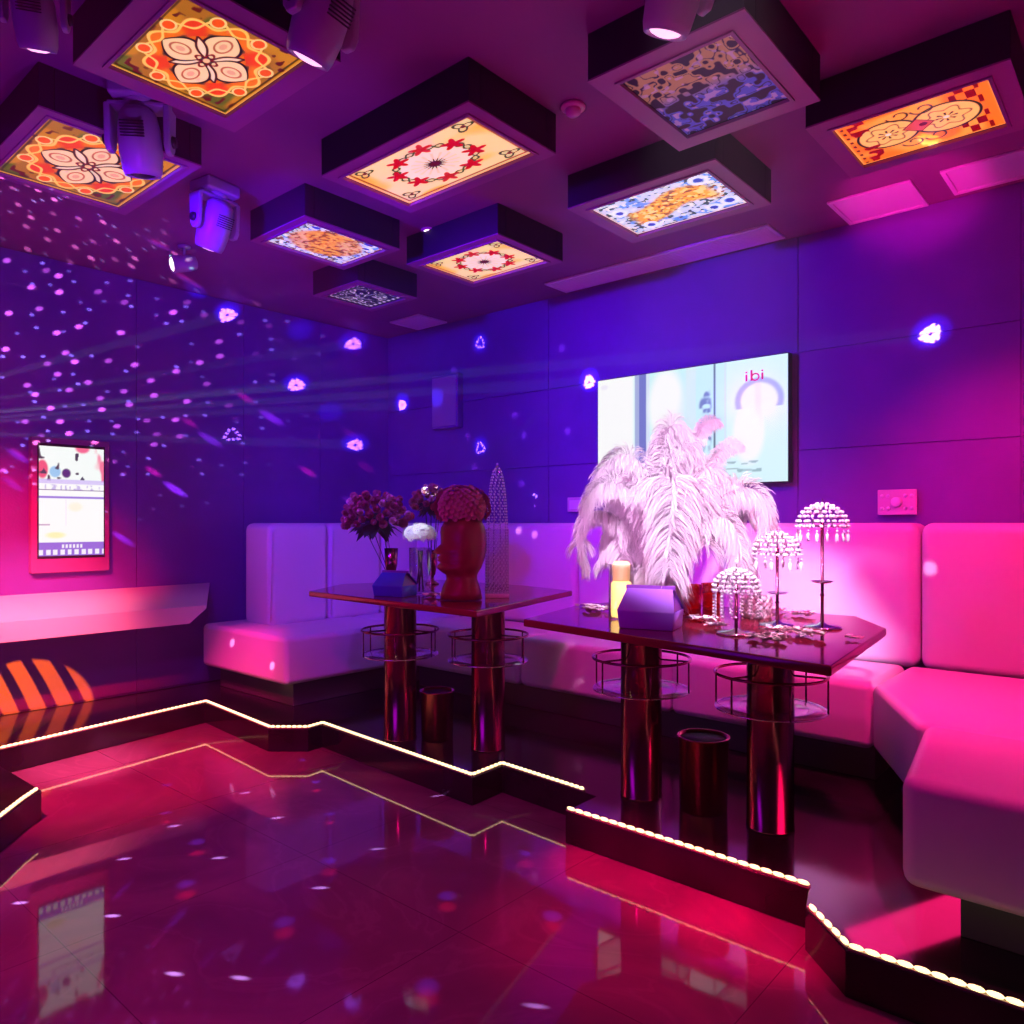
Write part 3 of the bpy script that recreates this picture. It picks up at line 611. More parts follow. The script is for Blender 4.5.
for k in range(2600):
    a = rr.uniform(0,2*PI); z = rr.uniform(.02,.20); r0 = .03+.05*math.sin(z/.22*PI)+.0; L = rr.uniform(.03,.075)
    c = Vector((math.cos(a)*r0, math.sin(a)*r0, z)); d = Vector((math.cos(a+rr.uniform(-.5,.5)), math.sin(a+rr.uniform(-.5,.5)), rr.uniform(-.9,.3))).normalized()
    q = [c, c+d*L*.5, c+d*L*.8+Vector((0,0,-L*.25)), c+d*L+Vector((0,0,-L*.5))]; q = [Vector((p.x,p.y,max(.008,p.z))) for p in q]
    wv = Vector((-math.sin(a),math.cos(a),0))*.003; vv = []
    for p, w_ in zip(q, (.8,1,.8,.2)): vv += [p-wv*w_/2, p+wv*w_/2]
    fl.add(vv, [(2*j,2*j+1,2*j+3,2*j+2) for j in range(3)], True)
tag(fl.build('down_collar', 'feather', ft), 'short white down round the foot', kind='stuff')

# ======== gable favour boxes
def gable(px,py,w,d,h,m,lab,rz):
    v = un(px,py,TZ); v += Vector((-.656,.755,0))*d/2
    t = thing('gift_box', v, lab, 'gift box', YAW+rz, 'gable gift boxes on the tables')
    b = MB(); k = .42
    vs = [(-w/2,-d/2,0),(w/2,-d/2,0),(w/2,d/2,0),(-w/2,d/2,0),(-w/2-.006,-d/2-.006,h*k),(w/2+.006,-d/2-.006,h*k),(w/2+.006,d/2+.006,h*k),(-w/2-.006,d/2+.006,h*k),(-w/2+.012,-.012,h*.92),(w/2-.012,-.012,h*.92),(w/2-.012,.012,h*.92),(-w/2+.012,.012,h*.92)]
    b.add(vs, [(0,3,2,1),(0,1,5,4),(1,2,6,5),(2,3,7,6),(3,0,4,7),(4,5,9,8),(6,7,11,10),(8,9,10,11)]); b.build('box_body', m, t, bevel=.003, seg=2)
    for s in (-1,1):
        g = MB(); x = s*(w/2-.003); x2 = s*(w/2-.026)
        g.add([(x,-d/2-.004,h*k),(x,d/2+.004,h*k),(x2,.010,h*.90),(x2,-.010,h*.90)], [(0,1,2,3)])
        o = g.build('gable_panel', 'lining', t); o.modifiers.new('t','SOLIDIFY').thickness = .003
    MB().box((-w/2+.006,-.006,h*.90),(w/2-.006,.006,h)).build('top_fin', 'lining', t, bevel=.002, seg=2)
gable(654,630,.185,.13,.145,'purple','lilac gable gift box in front of the white feathers',R(-26))
gable(393,597,.165,.13,.125,'blue','dark blue gable gift box on the left table',R(-26))

# ======== candle, glasses
v = un(621,619,TZ); t = thing('hurricane_candle', v, 'glowing yellow pillar candle in a tall clear glass beside the feathers', 'candle')
MB().lathe([(.046,0),(.048,.005),(.048,.205),(.044,.205),(.044,.008),(1e-5,.008)],40).build('glass_cylinder', 'acrylic', t)
MB().lathe([(.036,.009),(.038,.02),(.038,.135),(.03,.142),(1e-5,.142)],32).build('candle', 'wax', t); MB().lathe([(.030,.1425),(.032,.15),(.034,.205),(.026,.217),(.020,.21),(1e-5,.20)],32).build('candle_top', 'wax2', t)
def cup(px,py,lab):
    v = un(px,py,TZ); t = thing('candle_glass', v, lab, 'candle glass', group='red candle glasses behind the crystal stands')
    MB().lathe([(.034,0),(.036,.005),(.042,.105),(.039,.105),(.033,.010),(1e-5,.010)],32).build('glass', 'redglass', t); MB().lathe([(.0325,.0105),(.036,.06),(1e-5,.06)],24).build('red_wax', mat('red wax', (.9,.04,.03), .4, emit=(1,.05,.02), es=.25), t)
cup(692,610,'left red candle glass beside the feather vase'); cup(711,608,'right red candle glass, nearer the low crystal stand')
def facet(px,py,w,h,lab):
    v = un(px,py,TZ); t = thing('cut_glass_votive', v, lab, 'glass votive', YAW)
    MB().prism([(w/2*math.cos(a),w/2*math.sin(a)) for a in [i*PI/4+PI/8 for i in range(8)]], .0, .006).build('foot', 'bead', t)
    b = MB()
    for j in range(6):
        for i in range(12): a = 2*PI*(i+.5*(j%2))/12; b.ball((w/2*math.cos(a), w/2*math.sin(a), .012+j*h/6), w*.115, 6)
    b.build('faceted_wall', 'bead', t)
facet(756,617,.10,.075,'low clear cut-glass votive between the crystal stands')

# ======== crystal stands
def crystal(px,py,h,rd,lab,cups):
    v = un(px,py,TZ); t = thing('crystal_stand', v, lab, 'candle stand', YAW, 'crystal umbrella stands on the right table')
    MB().lathe([(.062,0),(.064,.004),(.058,.008),(.02,.012),(.008,.02),(1e-5,.02)],40).build('base', 'silver', t)
    hz = h-rd*.86
    MB().lathe([(.006,.015),(.0055,hz*.3),(.009,hz*.31),(.0055,hz*.33),(.0055,hz+.01),(1e-5,hz+.012)],16).build('stem', 'chrome', t)
    if cups: MB().lathe([(.006,hz*.42),(.030,hz*.435),(.038,hz*.45),(.030,hz*.443),(.006,hz*.45)],32).build('drip_dish', 'silver', t)
    fr = MB(); b = MB(); 
    for k in range(8):
        a = k*PI/4; fr.tube([(math.cos(a)*rd*math.sin(q), math.sin(a)*rd*math.sin(q), hz-.01+rd*.92*math.cos(q)) for q in [i*PI/2/8 for i in range(9)]], .0018, 5)
    fr.ring((0,0,hz-.01),rd,.0022,32,5); fr.tube([(0,0,hz),(0,0,hz-.01+rd*.92+.018)],[.003,.001],6); fr.build('canopy_frame', 'silver', t)
    for j in range(1,8):
        q = j*PI/2/7; n = max(4,int(2*PI*rd*math.sin(q)/.0135))
        for i in range(n):
            a = 2*PI*(i+.5*(j%2))/n+random.uniform(-.1,.1); rr_ = rd*1.02; b.ball((math.cos(a)*rr_*math.sin(q), math.sin(a)*rr_*math.sin(q), hz-.01+rr_*.92*math.cos(q)), random.uniform(.0048,.0068), 6)
    b.build('beaded_canopy', 'bead', t)
    for k in range(8 if cups else 14):
        n = 8 if cups else 14; a = 2*PI*k/n+.2; p = MB(); x, y = math.cos(a)*rd, math.sin(a)*rd; L = .052 if cups else .085
        if cups: p.tube([(x,y,hz-.01),(x,y,hz-.024)],.0008,4); p.ball((x,y,hz-.027),.0045,6); p.lathe([(1e-5,0),(.0065,-.010),(.0055,-.030),(1e-5,-.036)],6,Matrix.Translation((x,y,hz-.030)))
        else:
            for i in range(8): p.ball((x*.98,y*.98,hz-.018-i*L/8),.0042,6)
        p.build('crystal_drop', 'bead', t)
crystal(736,634,.215,.073,'lowest crystal umbrella stand with dense bead curtain, nearest the camera',False)
crystal(777,626,.33,.080,'middle-height crystal umbrella stand with short drops',True)
crystal(822,628,.43,.082,'tallest crystal umbrella stand at the right end of the table',True)

# ======== scattered petals
def petals(spots, lab, name='petal_scatter', zb=TZ):
    c0 = un(*spots[0][:2],zb); b = MB()
    for px,py,rx,n in spots:
        c = un(px,py,zb)-c0
        for k in range(n):
            a = random.uniform(0,2*PI); r = rx*math.sqrt(random.random()); s = random.uniform(.010,.018)
            p = c+Vector((r*math.cos(a),r*.75*math.sin(a),.0015+.004+random.uniform(0,.012 if n > 20 else .002)))
            mx = Matrix.Translation(p) @ Matrix.Rotation(random.uniform(0,6.3),4,'Z') @ Matrix.Rotation(random.uniform(-.22,.22),4,'X')
            vs = [(0,-s,.001),(s*.7,-s*.3,.004),(s*.6,s*.6,.006),(0,s*.9,.004),(-s*.6,s*.6,.006),(-s*.7,-s*.3,.004),(0,.1*s,.0)]
            b.add(vs,[(6,i,(i+1)%6) for i in range(6)],True,mx)
    o = b.build(name,'petal',None,loc=c0); tag(o,lab,'petals',kind='stuff')
petals([(785,634,.085,70),(765,640,.06,40),(812,638,.05,35),(800,616,.05,30),(775,612,.05,25)], 'pale petals strewn between the crystal stands on the right table')
petals([(600,611,.085,60),(585,607,.05,20)], 'pink petals strewn left of the candle on the right table')
petals([(702,622,.07,60),(716,628,.04,25)], 'pale petals strewn between the lilac gift box and the low crystal stand')
petals([(852,640,.03,5)], 'few stray petals near the right tip of the right table')
petals([(432,597,.06,45)], 'pink petals strewn in front of the hydrangea on the left table')

# ======== flowers on the left table
def bloom(b, c, nrm, Rd, layers=3, rr=random):
    nrm = Vector(nrm).normalized(); q = nrm.to_track_quat('Z','Y').to_matrix().to_4x4()
    for l in range(layers):
        n = 5+l*2; tilt = -(1.2-.36*l); L = Rd*(.45+.28*l)
        for i in range(n):
            a = 2*PI*(i+.5*(l%2))/n+rr.uniform(-.15,.15); w = L*.42
            mx = Matrix.Translation(c) @ q @ Matrix.Rotation(a,4,'Z') @ Matrix.Rotation(tilt,4,'Y')
            b.add([(0,0,0),(w*.15,-w,L*.55),(0,-w*.8,L*.9),(w*.1,0,L*.5),(-w*.25,0,L*1.02),(w*.15,w,L*.55),(0,w*.8,L*.9)], [(0,1,3),(1,2,4,3),(0,3,5),(3,4,6,5)], True, mx)
def leafs(b, c, n, Rd, rr):
    for k in range(n):
        a = rr.uniform(0,2*PI); e = rr.uniform(-.6,.5); d = Vector((math.cos(a)*math.cos(e),math.sin(a)*math.cos(e),math.sin(e))); L = Rd*rr.uniform(.5,1.05); s = d.cross(Vector((0,0,1))).normalized()*L*.2
        p0 = c; p1 = c+d*L*.55+Vector((0,0,.01)); p2 = c+d*L+Vector((0,0,-.02)); b.add([p0,p1-s,p1+s,p2],[(0,1,2),(1,3,2)],True)
def bouquet(base, ctr, Rd, n, mats, lab, rr, flat=.72, leaves=90, bl=.035):
    t = thing('flower_bouquet', base, lab, 'flowers'); c = ctr-base
    st = MB()
    for k in range(7): a = k*.9; st.tube([(0.008*math.cos(a),0.008*math.sin(a),.05), c+Vector((math.cos(a)*Rd*.4,math.sin(a)*Rd*.4,-Rd*.3))], .002, 5)
    st.build('stems', 'leaf', t); lf = MB(); leafs(lf, c+Vector((0,0,-.02)), leaves, Rd*1.1, rr); lf.build('leaves', 'leaf', t)
    for k in range(n):
        z = 1-1.35*(k+.5)/n; a = k*2.39996; s = math.sqrt(max(0,1-z*z)); d = Vector((s*math.cos(a), s*math.sin(a), z*flat)); b = MB(); cc = c+d*Rd*rr.uniform(.7,1.08)
        bloom(b, cc, d+Vector((0,0,.25)), bl*rr.uniform(.8,1.25), 4, rr); b.build('bloom', mats[k%len(mats)], t)
def pot(base, prof, m, lab, n=32, name='vase'):
    t = thing(name, base, lab, 'vase'); MB().lathe(prof,n).build('vase_body', m, t); return t
rr = random.Random(8)
b0 = un(391,588,TZ)
def lvl(px,py,base): d = -.656*base.x+.755*base.y; return ond(px,py,d)
pot(b0, [(.045,0),(.047,.006),(.014,.02),(.011,.045),(.018,.055),(.011,.065),(.024,.085),(.034,.13),(.038,.22),(.034,.22),(.022,.10),(1e-5,.09)], 'chrome', 'tall rose-gold footed vase under the dark pink bouquet at left')
bouquet(b0, lvl(375,519,b0), .165, 84, ['rose','rose','rose2','rose','rose','rose'], 'larger bouquet of dusty pink flowers at the left end of left table', rr, bl=.034)
b1 = un(432,584,TZ)
pot(b1, [(.04,0),(.042,.006),(.014,.02),(.011,.045),(.02,.06),(.03,.12),(.034,.20),(.03,.20),(.018,.08),(1e-5,.07)], 'chrome', 'tall footed vase behind the hydrangea')
bouquet(b1, lvl(432,504,b1), .11, 40, ['rose','rose','rose2','rose'], 'smaller dark pink bouquet half hidden behind the red head vase', rr, bl=.034)
b2 = un(420,594,TZ)
t = pot(b2, [(.055,0),(.056,.006),(.056,.235),(.053,.235),(.053,.010),(1e-5,.010)], 'acrylic', 'straight clear glass vase holding the white hydrangea', name='glass_vase')
t = thing('hydrangea', b2, 'round white hydrangea head in the clear glass vase', 'flowers')
st = MB()
for k in range(5): st.tube([(.02*math.cos(k*1.3),.02*math.sin(k*1.3),.013),(.012*math.cos(k*1.3+2),.012*math.sin(k*1.3+2),.22)],.0035,6)
st.build('stems','leaf',t); hc = lvl(420,534,b2)-b2; hb = MB()
for k in range(150):
    z = 1-1.5*(k+.5)/150; a = k*2.39996; s = math.sqrt(max(0,1-z*z)); d = Vector((s*math.cos(a),s*math.sin(a),z*.62)); q = d.normalized().to_track_quat('Z','Y').to_matrix().to_4x4()
    mx = Matrix.Translation(hc+d*rr.uniform(.070,.088)) @ q @ Matrix.Rotation(rr.uniform(0,1.5),4,'Z')
    for i in range(4): hb.add([(0,0,0),(.011,-.006,.003),(.017,0,.0),(.011,.006,.003)],[(0,1,2,3)],True,mx @ Matrix.Rotation(i*PI/2,4,'Z'))
hb.ball(hc,.052,20,(1,1,.6)); hb.build('flower_head','whiteflower',t)
# red head vase, face to the left
b3 = un(462,600,TZ); S = (-.656*b3.x+.755*b3.y)/F
pr = [(599,440,482),(592,441,481),(585,443,479),(579,446,477),(575,446,477),(571,440,479),(568,436.5,481),(565,437.5,482),(562.5,440,483),(560.5,436.8,484),(558.8,438.4,484.5),(557.2,436.4,485),(555,440,485),(552.5,432.5,485.5),(549,435,486),(544,440.5,486),(538,440.5,486),(532,440,485.5),(527,441,484.5),(522,444,482),(518,450,477)]
t = thing('head_vase', b3, 'red glazed vase shaped as a head in profile facing left', 'vase', YAW)
b = MB(); n = 28; vs = []; fs = []
for py, xl, xr in pr:
    z = (600-py)*S; cx = ((xl+xr)/2-462)*S; hx = (xr-xl)/2*S; hy = min(hx*.80, .085)
    for i in range(n):
        a = 2*PI*i/n; ca = math.cos(a); face = ca < -.55 and 548 <= py <= 568
        vs.append((cx+hx*ca, hy*math.sin(a)*(1-.25*max(0,-ca)), z))
for j in range(len(pr)-1):
    for i in range(n): fs.append((j*n+i,j*n+(i+1)%n,(j+1)*n+(i+1)%n,(j+1)*n+i))
fs += [tuple(range(n))[::-1], tuple((len(pr)-1)*n+i for i in range(n))]
b.add(vs,fs,True); o = b.build('head','redbust',t); 
e = MB()
for s in (-1,1): e.tube([(.030+.012*math.cos(a)*1.0, s*.070, .215+.020*math.sin(a)) for a in [i*PI/6 for i in range(-4,5)]],.005,6); e.ball((-.082*.85, s*.038, .222),.009,8,(1,.7,.6))
e.build('ears_and_eyes','redbust',t)
t = thing('silk_flower_cap', b3+Vector((0,0,(600-522)*S)), 'fluffy cap of pink petals on top of the red head vase', 'flowers', YAW)
b = MB(); rr = random.Random(4); cc = Vector((0,0,15*S))
for k in range(230):
    z = 1-1.6*(k+.5)/230; a = k*2.39996; s = math.sqrt(max(0,1-z*z)); d = Vector((s*math.cos(a),s*math.sin(a)*.8,z))
    bump = 1+.10*math.sin(5*a)+.06*rr.random(); bloom(b, cc+Vector((d.x*.112,d.y*.105,d.z*.088))*bump, d+Vector((0,0,.2)), .024, 2, rr)
b.ball(cc,.09,20,(1.02,.82,.8)); b.build('petals','puff',t)
# crystal tower in acrylic case
b4 = un(497,597,TZ); t = thing('crystal_tower', b4, 'tall pointed tower of crystal beads in a clear case on the left table', 'ornament', YAW)
S4 = (-.656*b4.x+.755*b4.y)/F
MB().box((-.058,-.058,0),(.058,.058,.022)).build('base_block','white',t,bevel=.004,seg=2)
ht = 132*S4; b = MB(); ar = MB()
def rad(q): return .053*math.sqrt(max(0,1-q**3.2))
for k in range(10):
    a = 2*PI*k/10; ar.tube([(rad(i/20)*math.cos(a),rad(i/20)*math.sin(a),.022+(ht-.022)*i/20) for i in range(21)],.0016,5)
ar.build('wire_ribs','silver',t)
for j in range(44):
    q = j/44; r = rad(q); m = max(4,int(2*PI*r/.019))
    for i in range(m): a = 2*PI*(i+.5*(j%2))/m; b.ball((r*math.cos(a),r*math.sin(a),.026+(ht-.03)*q),.0042,5)
b.ball((0,0,ht+.004),.006,6); b.build('crystal_beads','bead',t)
c = MB(); hh = 68*S4
for lo, hi in (((-.056,-.056,.022),(.056,-.053,hh)),((-.056,.053,.022),(.056,.056,hh)),((-.056,-.053,.022),(-.053,.053,hh)),((.053,-.053,.022),(.056,.053,hh))): c.box(lo,hi)
c.build('clear_case','acrylic',t)

# ======== lights
def aim(o, loc, tgt): o.location = loc; o.rotation_euler = (Vector(tgt)-Vector(loc)).to_track_quat('-Z','Y').to_euler()
def spot(loc, tgt, ang, power, col, blend=.6, rad=.03, name='spot_lamp'):
    l = bpy.data.lights.new(name, 'SPOT'); l.energy = power; l.color = col; l.spot_size = R(ang); l.spot_blend = blend; l.shadow_soft_size = rad
    o = bpy.data.objects.new(name, l); COL.objects.link(o); aim(o, loc, tgt); return o
def area(loc, tgt, sx, sy, power, col, name='area_lamp'):
    l = bpy.data.lights.new(name, 'AREA'); l.energy = power; l.color = col; l.shape = 'RECTANGLE'; l.size = sx; l.size_y = sy
    o = bpy.data.objects.new(name, l); COL.objects.link(o); aim(o, loc, tgt); return o
class NB:
    def __init__(s, l):
        l.use_nodes = True; s.nt = l.node_tree; s.em = s.nt.nodes['Emission']
        tc = s.nt.nodes.new('ShaderNodeTexCoord'); sx = s.nt.nodes.new('ShaderNodeSeparateXYZ'); s.nt.links.new(tc.outputs['Normal'], sx.inputs[0])
        s.az = s.m('ABSOLUTE', sx.outputs[2]); s.x = s.m('DIVIDE', sx.outputs[0], s.az); s.y = s.m('DIVIDE', sx.outputs[1], s.az)
    def m(s, op, a, b=None, c=None):
        n = s.nt.nodes.new('ShaderNodeMath'); n.operation = op
        for i, q in enumerate((a,b,c)):
            if q is None: continue
            if isinstance(q, (int,float)): n.inputs[i].default_value = q
            else: s.nt.links.new(q, n.inputs[i])
        return n.outputs[0]
    def ss(s, v, a, b):
        n = s.nt.nodes.new('ShaderNodeMapRange'); n.interpolation_type = 'SMOOTHSTEP'; n.inputs[1].default_value = a; n.inputs[2].default_value = b
        s.nt.links.new(v, n.inputs[0]); return n.outputs[0]
    def strength(s, v): s.nt.links.new(v, s.em.inputs['Strength'])
def gobo_ring(loc, tgt, size, power, col=(.55,.75,1), corners=3, phase=0, fill=.3):
    d = (Vector(tgt)-Vector(loc)).length; h = size/d; o = spot(loc, tgt, math.degrees(2*math.atan(h*1.5)), power, col, 0.02, .002, 'gobo_lamp'); n = NB(o.data)
    x = n.m('DIVIDE', n.x, h); y = n.m('DIVIDE', n.y, h); r = n.m('SQRT', n.m('ADD', n.m('MULTIPLY', x, x), n.m('MULTIPLY', y, y))); th = n.m('ARCTAN2', y, x)
    R1 = n.m('ADD', n.m('MULTIPLY', n.m('COSINE', n.m('ADD', n.m('MULTIPLY', th, corners), phase)), .14), .72)
    ringv = n.ss(n.m('ABSOLUTE', n.m('SUBTRACT', r, R1)), .26, .12); be = n.ss(n.m('COSINE', n.m('MULTIPLY', th, 9)), -.6, .1)
    n.strength(n.m('ADD', n.m('MULTIPLY', ringv, be), n.m('MULTIPLY', n.m('MULTIPLY', n.ss(r, .95, .6), n.ss(r, .10, .26)), fill*2.6)))
def gobo_dot(loc, tgt, size, power, col=(1,1,1), stretch=1, ang=0):
    d = (Vector(tgt)-Vector(loc)).length; h = size/d; o = spot(loc, tgt, math.degrees(2*math.atan(h*1.6*max(1,stretch))), power, col, 0.02, .002, 'gobo_lamp'); n = NB(o.data)
    c, s = math.cos(ang), math.sin(ang); x = n.m('DIVIDE', n.x, h); y = n.m('DIVIDE', n.y, h)
    X = n.m('DIVIDE', n.m('ADD', n.m('MULTIPLY', x, c), n.m('MULTIPLY', y, s)), stretch); Y = n.m('SUBTRACT', n.m('MULTIPLY', y, c), n.m('MULTIPLY', x, s))
    r = n.m('SQRT', n.m('ADD', n.m('MULTIPLY', X, X), n.m('MULTIPLY', Y, Y))); n.strength(n.ss(r, 1.0, .2))
def gobo_scatter(loc, tgt, ang, power, col, scale, thr, sx=1, rot=0, name='gobo_lamp', dens=.5):
    o = spot(loc, tgt, ang, power, col, .5, .003, name); n = NB(o.data); nt = n.nt
    cb = nt.nodes.new('ShaderNodeCombineXYZ'); c, s = math.cos(rot), math.sin(rot)
    X = n.m('ADD', n.m('MULTIPLY', n.x, c), n.m('MULTIPLY', n.y, s)); Y = n.m('SUBTRACT', n.m('MULTIPLY', n.y, c), n.m('MULTIPLY', n.x, s))
    nt.links.new(n.m('DIVIDE', X, sx), cb.inputs[0]); nt.links.new(Y, cb.inputs[1])
    vo = nt.nodes.new('ShaderNodeTexVoronoi'); vo.voronoi_dimensions = '2D'; vo.inputs['Scale'].default_value = scale; vo.inputs['Randomness'].default_value = .75; nt.links.new(cb.outputs[0], vo.inputs['Vector'])
    sp = nt.nodes.new('ShaderNodeSeparateColor'); nt.links.new(vo.outputs['Color'], sp.inputs[0])
    on = n.m('GREATER_THAN', sp.outputs[0], 1-dens); n.strength(n.m('MULTIPLY', n.ss(vo.outputs['Distance'], thr, thr*.3), n.m('MULTIPLY', on, n.m('ADD', n.m('MULTIPLY', sp.outputs[1], .9), .2))))
BLUE = (.10,.02,1); VIO = (.30,.02,1); PINK = (1,.01,.30); MAG = (1,.03,.55); RED = (1,.005,.08)
# blue-violet wash from the moving heads in the left part of the room, then added uplights
spot((-2.9,.9,2.40), (-3.9,4.2,1.75), 80, 240, (.07,.0,1), .9, .06, 'wash_spot_lamp')
spot((-3.0,1.2,2.40), (-2.1,4.2,1.85), 62, 290, (.16,.0,1), .9, .06, 'wash_spot_lamp')
spot((-2.2,.6,2.2), (-5.0,2.2,2.0), 70, 75, (.22,.0,.9), .9, .06, 'wash_spot_lamp')
spot((-2.6,1.3,2.4), (-4.2,3.3,.5), 50, 85, (.28,.05,1), .9, .06, 'wash_spot_lamp')
area((-2.4,.2,.9), (-2.9,2.0,2.8), 1.0,1.0, 10, (.34,.0,1), 'added_ceiling_wash')  # area light added low in the room to brighten ceiling and fixtures
spot((-.5,.3,.8), (-1.1,2.2,2.8), 75, 34, (1,.0,.38), .9, .3, 'added_ceiling_wash')  # pink light added low, without a fixture, to tint the ceiling
spot((-.7,2.2,1.3), (-.93,3.95,2.8), 19, 230, (1,.01,.45), .7, .05, 'added_uplight')  # uplight added in mid-room to brighten the pink ceiling panels
spot((-1.4,1.2,1.0), (-3.0,1.7,2.6), 55, 60, (.35,.05,1), .8, .05, 'added_uplight')  # added from below to brighten the moving head bodies
# pink wash on the right half, from spots without fixtures of their own
spot((-.55,2.85,2.62), (-.40,3.8,.75), 84, 250, (1,.01,.20), .8, .05, 'wash_spot_lamp')
spot((-.2,2.45,2.6), (-.25,2.70,.55), 70, 120, (1,.015,.22), .9, .05, 'wash_spot_lamp')
spot((-1.5,2.3,2.6), (-2.2,3.9,.80), 62, 130, (1,.0,.50), .9, .05, 'wash_spot_lamp')
spot((-.8,2.1,2.5), (-1.1,2.95,.75), 46, 60, (1,.03,.35), .8, .05, 'wash_spot_lamp')
spot((-.5,1.0,2.5), (-1.32,2.75,1.16), 28, 680, (1,.66,1), .5, .04, 'wash_spot_lamp')
spot((-2.6,1.2,2.5), b2+hc, 8, 170, (.8,.95,.9), .8, .04, 'hydrangea_fill_lamp')  # small whitish spot added to brighten the hydrangea
spot((-1.2,.8,1.25), (-1.66,2.85,1.12), 17, 80, (1,.34,.85), .8, .04, 'wash_spot_lamp')  # bodiless fill added in mid-room for the left plumes
spot((-2.4,1.3,1.9), (-1.66,2.85,1.12), 20, 150, (1,.45,1), .6, .04, 'wash_spot_lamp')  # second fill added for the left plumes
spot((-.75,1.6,2.5), (-.98,2.45,.87), 16, 130, (1,.7,.9), .6, .04, 'wash_spot_lamp')  # spot added to brighten the petals on the right table
# red wash over the left wall, shelf and floor
spot((-2.7,.2,2.3), (-5.0,1.30,.85), 34, 1100, (1,.002,.035), .9, .05, 'wall_wash_lamp')
spot((-3.3,.4,2.3), (-4.8,1.45,.70), 26, 480, (1,.34,.55), 1, .05, 'wall_wash_lamp')
spot((-3.0,.5,2.4), (-3.95,1.6,.0), 44, 850, (1,.01,.10), 1, .05, 'floor_wash_lamp')
spot((-3.2,.5,2.2), un(80,765,0), 17, 900, (1,.16,.32), 1, .05, 'floor_wash_lamp')
spot((-2.6,.9,2.3), (-4.3,2.40,.38), 15, 520, (1,.01,.22), .9, .05, 'floor_wash_lamp')  # spot added to redden the end face of the left sofa arm
spot((-2.1,.9,2.5), (-1.2,2.0,0), 24, 260, (1,.003,.08), 1, .05, 'floor_wash_lamp')
spot((-1.5,.3,2.6), (-2.4,1.4,0), 80, 140, (1,.0,.42), .9, .05, 'floor_wash_lamp')
spot((-1.4,.2,1.6), (-.2,2.16,.4), 34, 16, (.8,0,.42), .9, .1, 'sofa_fill_lamp')  # weak fill added near the camera for the sofa block's near face
for px_, py_ in ((610,862),(690,900),(765,938)): spot((-1.9,.9,2.5), un(px_,py_,0), 11, 760, (1,.0,.10), 1, .04, 'added_step_spot')  # overhead spots added for the red band along the step
area((-.58,2.56,.255), (-.66,2.50,.0), .20,.40, 1.7, (1,.01,.16), 'added_under_sofa_lamp')  # lamp added under the seat to make the pink floor patch
# effect projector: bead-ring gobos thrown on the walls
SRC = (-2.73,.28,1.47)
for px,py,pw,ph in ((227,315,8000,0),(353,344,8000,2),(296,385,9000,1),(355,445,8000,3),(232,435,4500,1.5)):
    gobo_ring(SRC, onx(px,py,XL+.01), .050, pw, phase=ph, fill=0 if pw < 5000 else .5)
for px,py,pw,ph in ((402,405,11000,0),(480,343,6000,2),(480,448,6000,1),(533,500,5500,3),(589,382,14000,1),(930,334,16000,3)):
    gobo_ring(SRC, ony(px,py,YB-.012), .048, pw, phase=ph, fill=0 if pw < 7000 else .5)
for px,py,pl,pw in ((227,312,0,1),(353,342,0,1),(296,383,0,1),(355,443,0,1),(402,403,1,1.2),(440,398,1,.6),(589,380,1,2.6),(480,343,1,.7),(480,446,1,.6),(930,332,1,1.0),(300,330,0,.4),(200,288,0,.5),(330,412,0,.4)):
    spot(SRC, onx(px,py,XL+.01) if not pl else ony(px,py,YB-.012), 2.6, 2000*pw, (.04,.03,1), 1, .004, 'beam_lamp')
gobo_ring((-1.2,.6,1.0), un(928,140,ZB), .035, 1500, phase=1, fill=.5)
# mirror-ball style dots on the left wall
gobo_scatter((-2.6,.1,1.9), onx(20,300,XL), 46, 2600, (1,.6,.8), 30, .20, 1.35, .5, dens=.55)
gobo_scatter((-2.7,.0,2.1), onx(50,320,XL), 50, 1500, (.45,1,1), 32, .14, 1.2, .2, dens=.6)
gobo_scatter((-2.4,.3,1.8), onx(175,380,XL), 44, 1700, (.45,.15,1), 13, .12, 3.2, -.6, dens=.45)
gobo_scatter((-2.4,.3,1.8), onx(165,370,XL), 44, 1200, (1,.05,.4), 13, .10, 2.6, -.6, dens=.45)
# dots on the floor: blue and red pairs, and small white streaks
DS = Vector((-2.9,2.4,2.5))
for px,py in ((167,789),(166,817),(197,847),(186,889),(284,927),(329,866),(330,818),(316,786),(302,764),(259,749),(447,901),(552,921),(427,992),(526,858)):
    k = 1 if py > 840 else .8
    spot(DS, un(px,py-5*k,0), 1.5*k, 420, (.12,.05,1), 1, .004, 'dot_lamp'); spot(DS, un(px,py+6*k,0), 1.5*k, 360, (1,.01,.10), 1, .004, 'dot_lamp')
for px,py in ((174,826),(124,859),(219,858),(245,793),(277,818),(320,888),(174,974),(20,903),(112,916),(377,849),(437,796),(535,1006),(240,978)):
    gobo_dot((-3.4,-.3,1.9), un(px,py,0), .013, 2600, (.5,.45,1), 2.0, 1.2)
for px,py in ((232,643),(272,666)): spot((-2.6,.3,2.0), ony(px,py,2.45), .9, 700, (1,.5,1), .8, .003, 'dot_lamp')
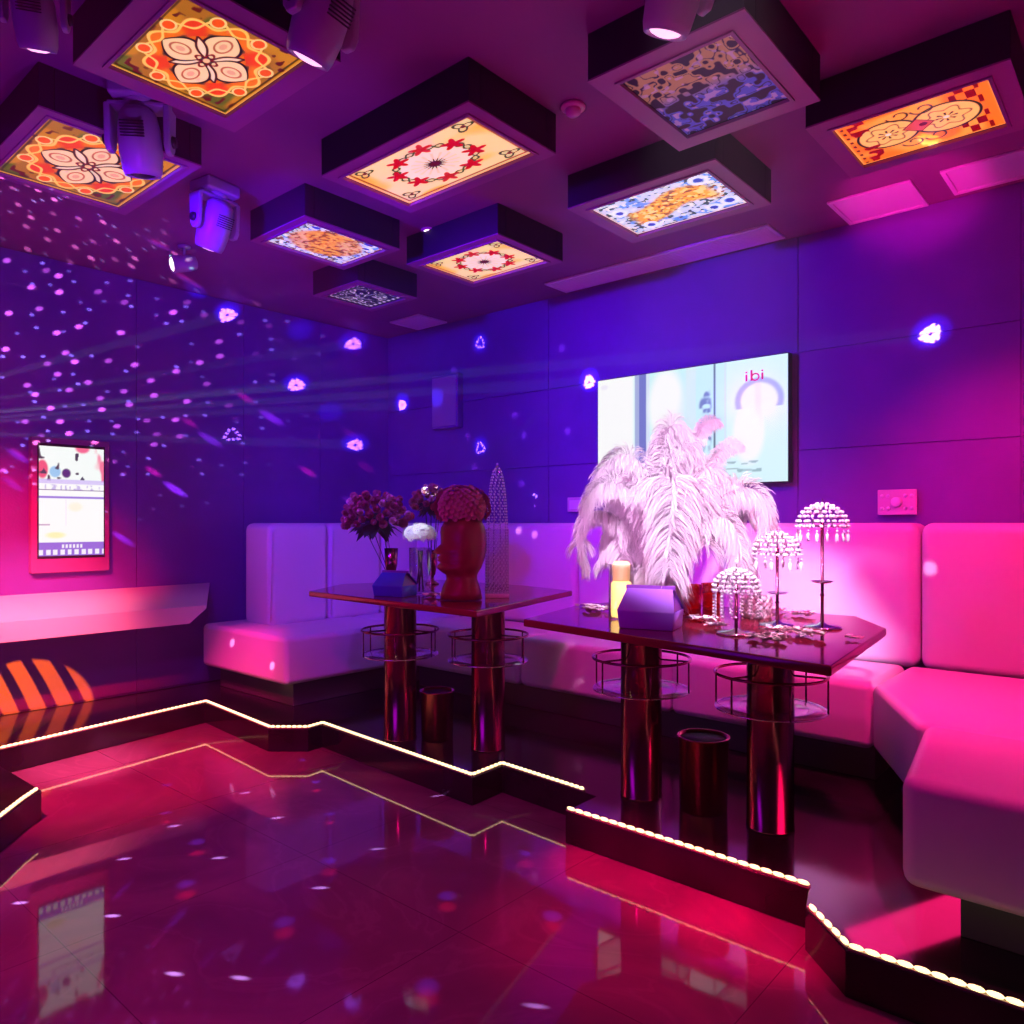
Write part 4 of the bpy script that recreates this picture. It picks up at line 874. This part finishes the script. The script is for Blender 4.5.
for px,py,c in ((535,535,(1,.3,.9)),(519,531,(1,.4,.9)),(474,467,(.5,.2,1)),(467,436,(.4,.2,1)),(523,435,(.4,.2,1)),(514,415,(.4,.2,1)),(561,348,(.4,.2,1)),(567,431,(.5,.2,1)),(521,483,(.4,.2,1)),(453,370,(.4,.25,1))):
    spot((-2.4,.6,2.2), ony(px,py,3.93 if py > 523 else 4.18), 1.1, 500, c, 1, .003, 'dot_lamp')
spot((-1.5,.6,2.3), ony(930,569,3.93), 1.3, 500, (1,.6,1), .9, .003, 'dot_lamp')
# slatted orange gobo under the shelf
o = spot((-2.7,-.1,.80), onx(30,706,XL), 11, 2000, (1,.42,.0), .15, .004, 'gobo_lamp'); n = NB(o.data)
q = n.m('ADD', n.m('MULTIPLY', n.x, 150), n.m('MULTIPLY', n.m('ADD', n.m('MULTIPLY', n.y, n.y), n.m('MULTIPLY', n.y, .4)), 120)); n.strength(n.ss(n.m('SINE', q), -.45, -.1))

# ======== camera, world, colour
cam = bpy.data.cameras.new('camera'); co = bpy.data.objects.new('camera', cam); COL.objects.link(co)
co.location = (0,0,H); co.rotation_euler = (PI/2,0,YAW); cam.sensor_width = 36; cam.sensor_fit = 'HORIZONTAL'; cam.lens = 36*F/1024; cam.shift_y = 11/1024; cam.clip_start = .02
sc = bpy.context.scene; sc.camera = co
wd = bpy.data.worlds.new('w'); sc.world = wd; wd.use_nodes = True; wd.node_tree.nodes['Background'].inputs[0].default_value = (.02,.005,.05,1); wd.node_tree.nodes['Background'].inputs[1].default_value = .3
sc.view_settings.view_transform = 'Standard'; sc.view_settings.look = 'None'; sc.view_settings.exposure = 0; sc.view_settings.gamma = 1; sc.view_settings.use_curve_mapping = False
# thin fog-machine haze filling the room, so that the beams show
vs = wd.node_tree.nodes.new('ShaderNodeVolumeScatter'); vs.inputs['Density'].default_value = .007; vs.inputs['Anisotropy'].default_value = .1; vs.inputs['Color'].default_value = (1,1,1,1)
wd.node_tree.links.new(vs.outputs[0], wd.node_tree.nodes['World Output'].inputs['Volume'])
try:
    sc.cycles.use_denoising = True; sc.cycles.max_bounces = 8; sc.cycles.transparent_max_bounces = 8; sc.cycles.caustics_reflective = False; sc.cycles.caustics_refractive = False; sc.cycles.sample_clamp_indirect = 6
except Exception: pass
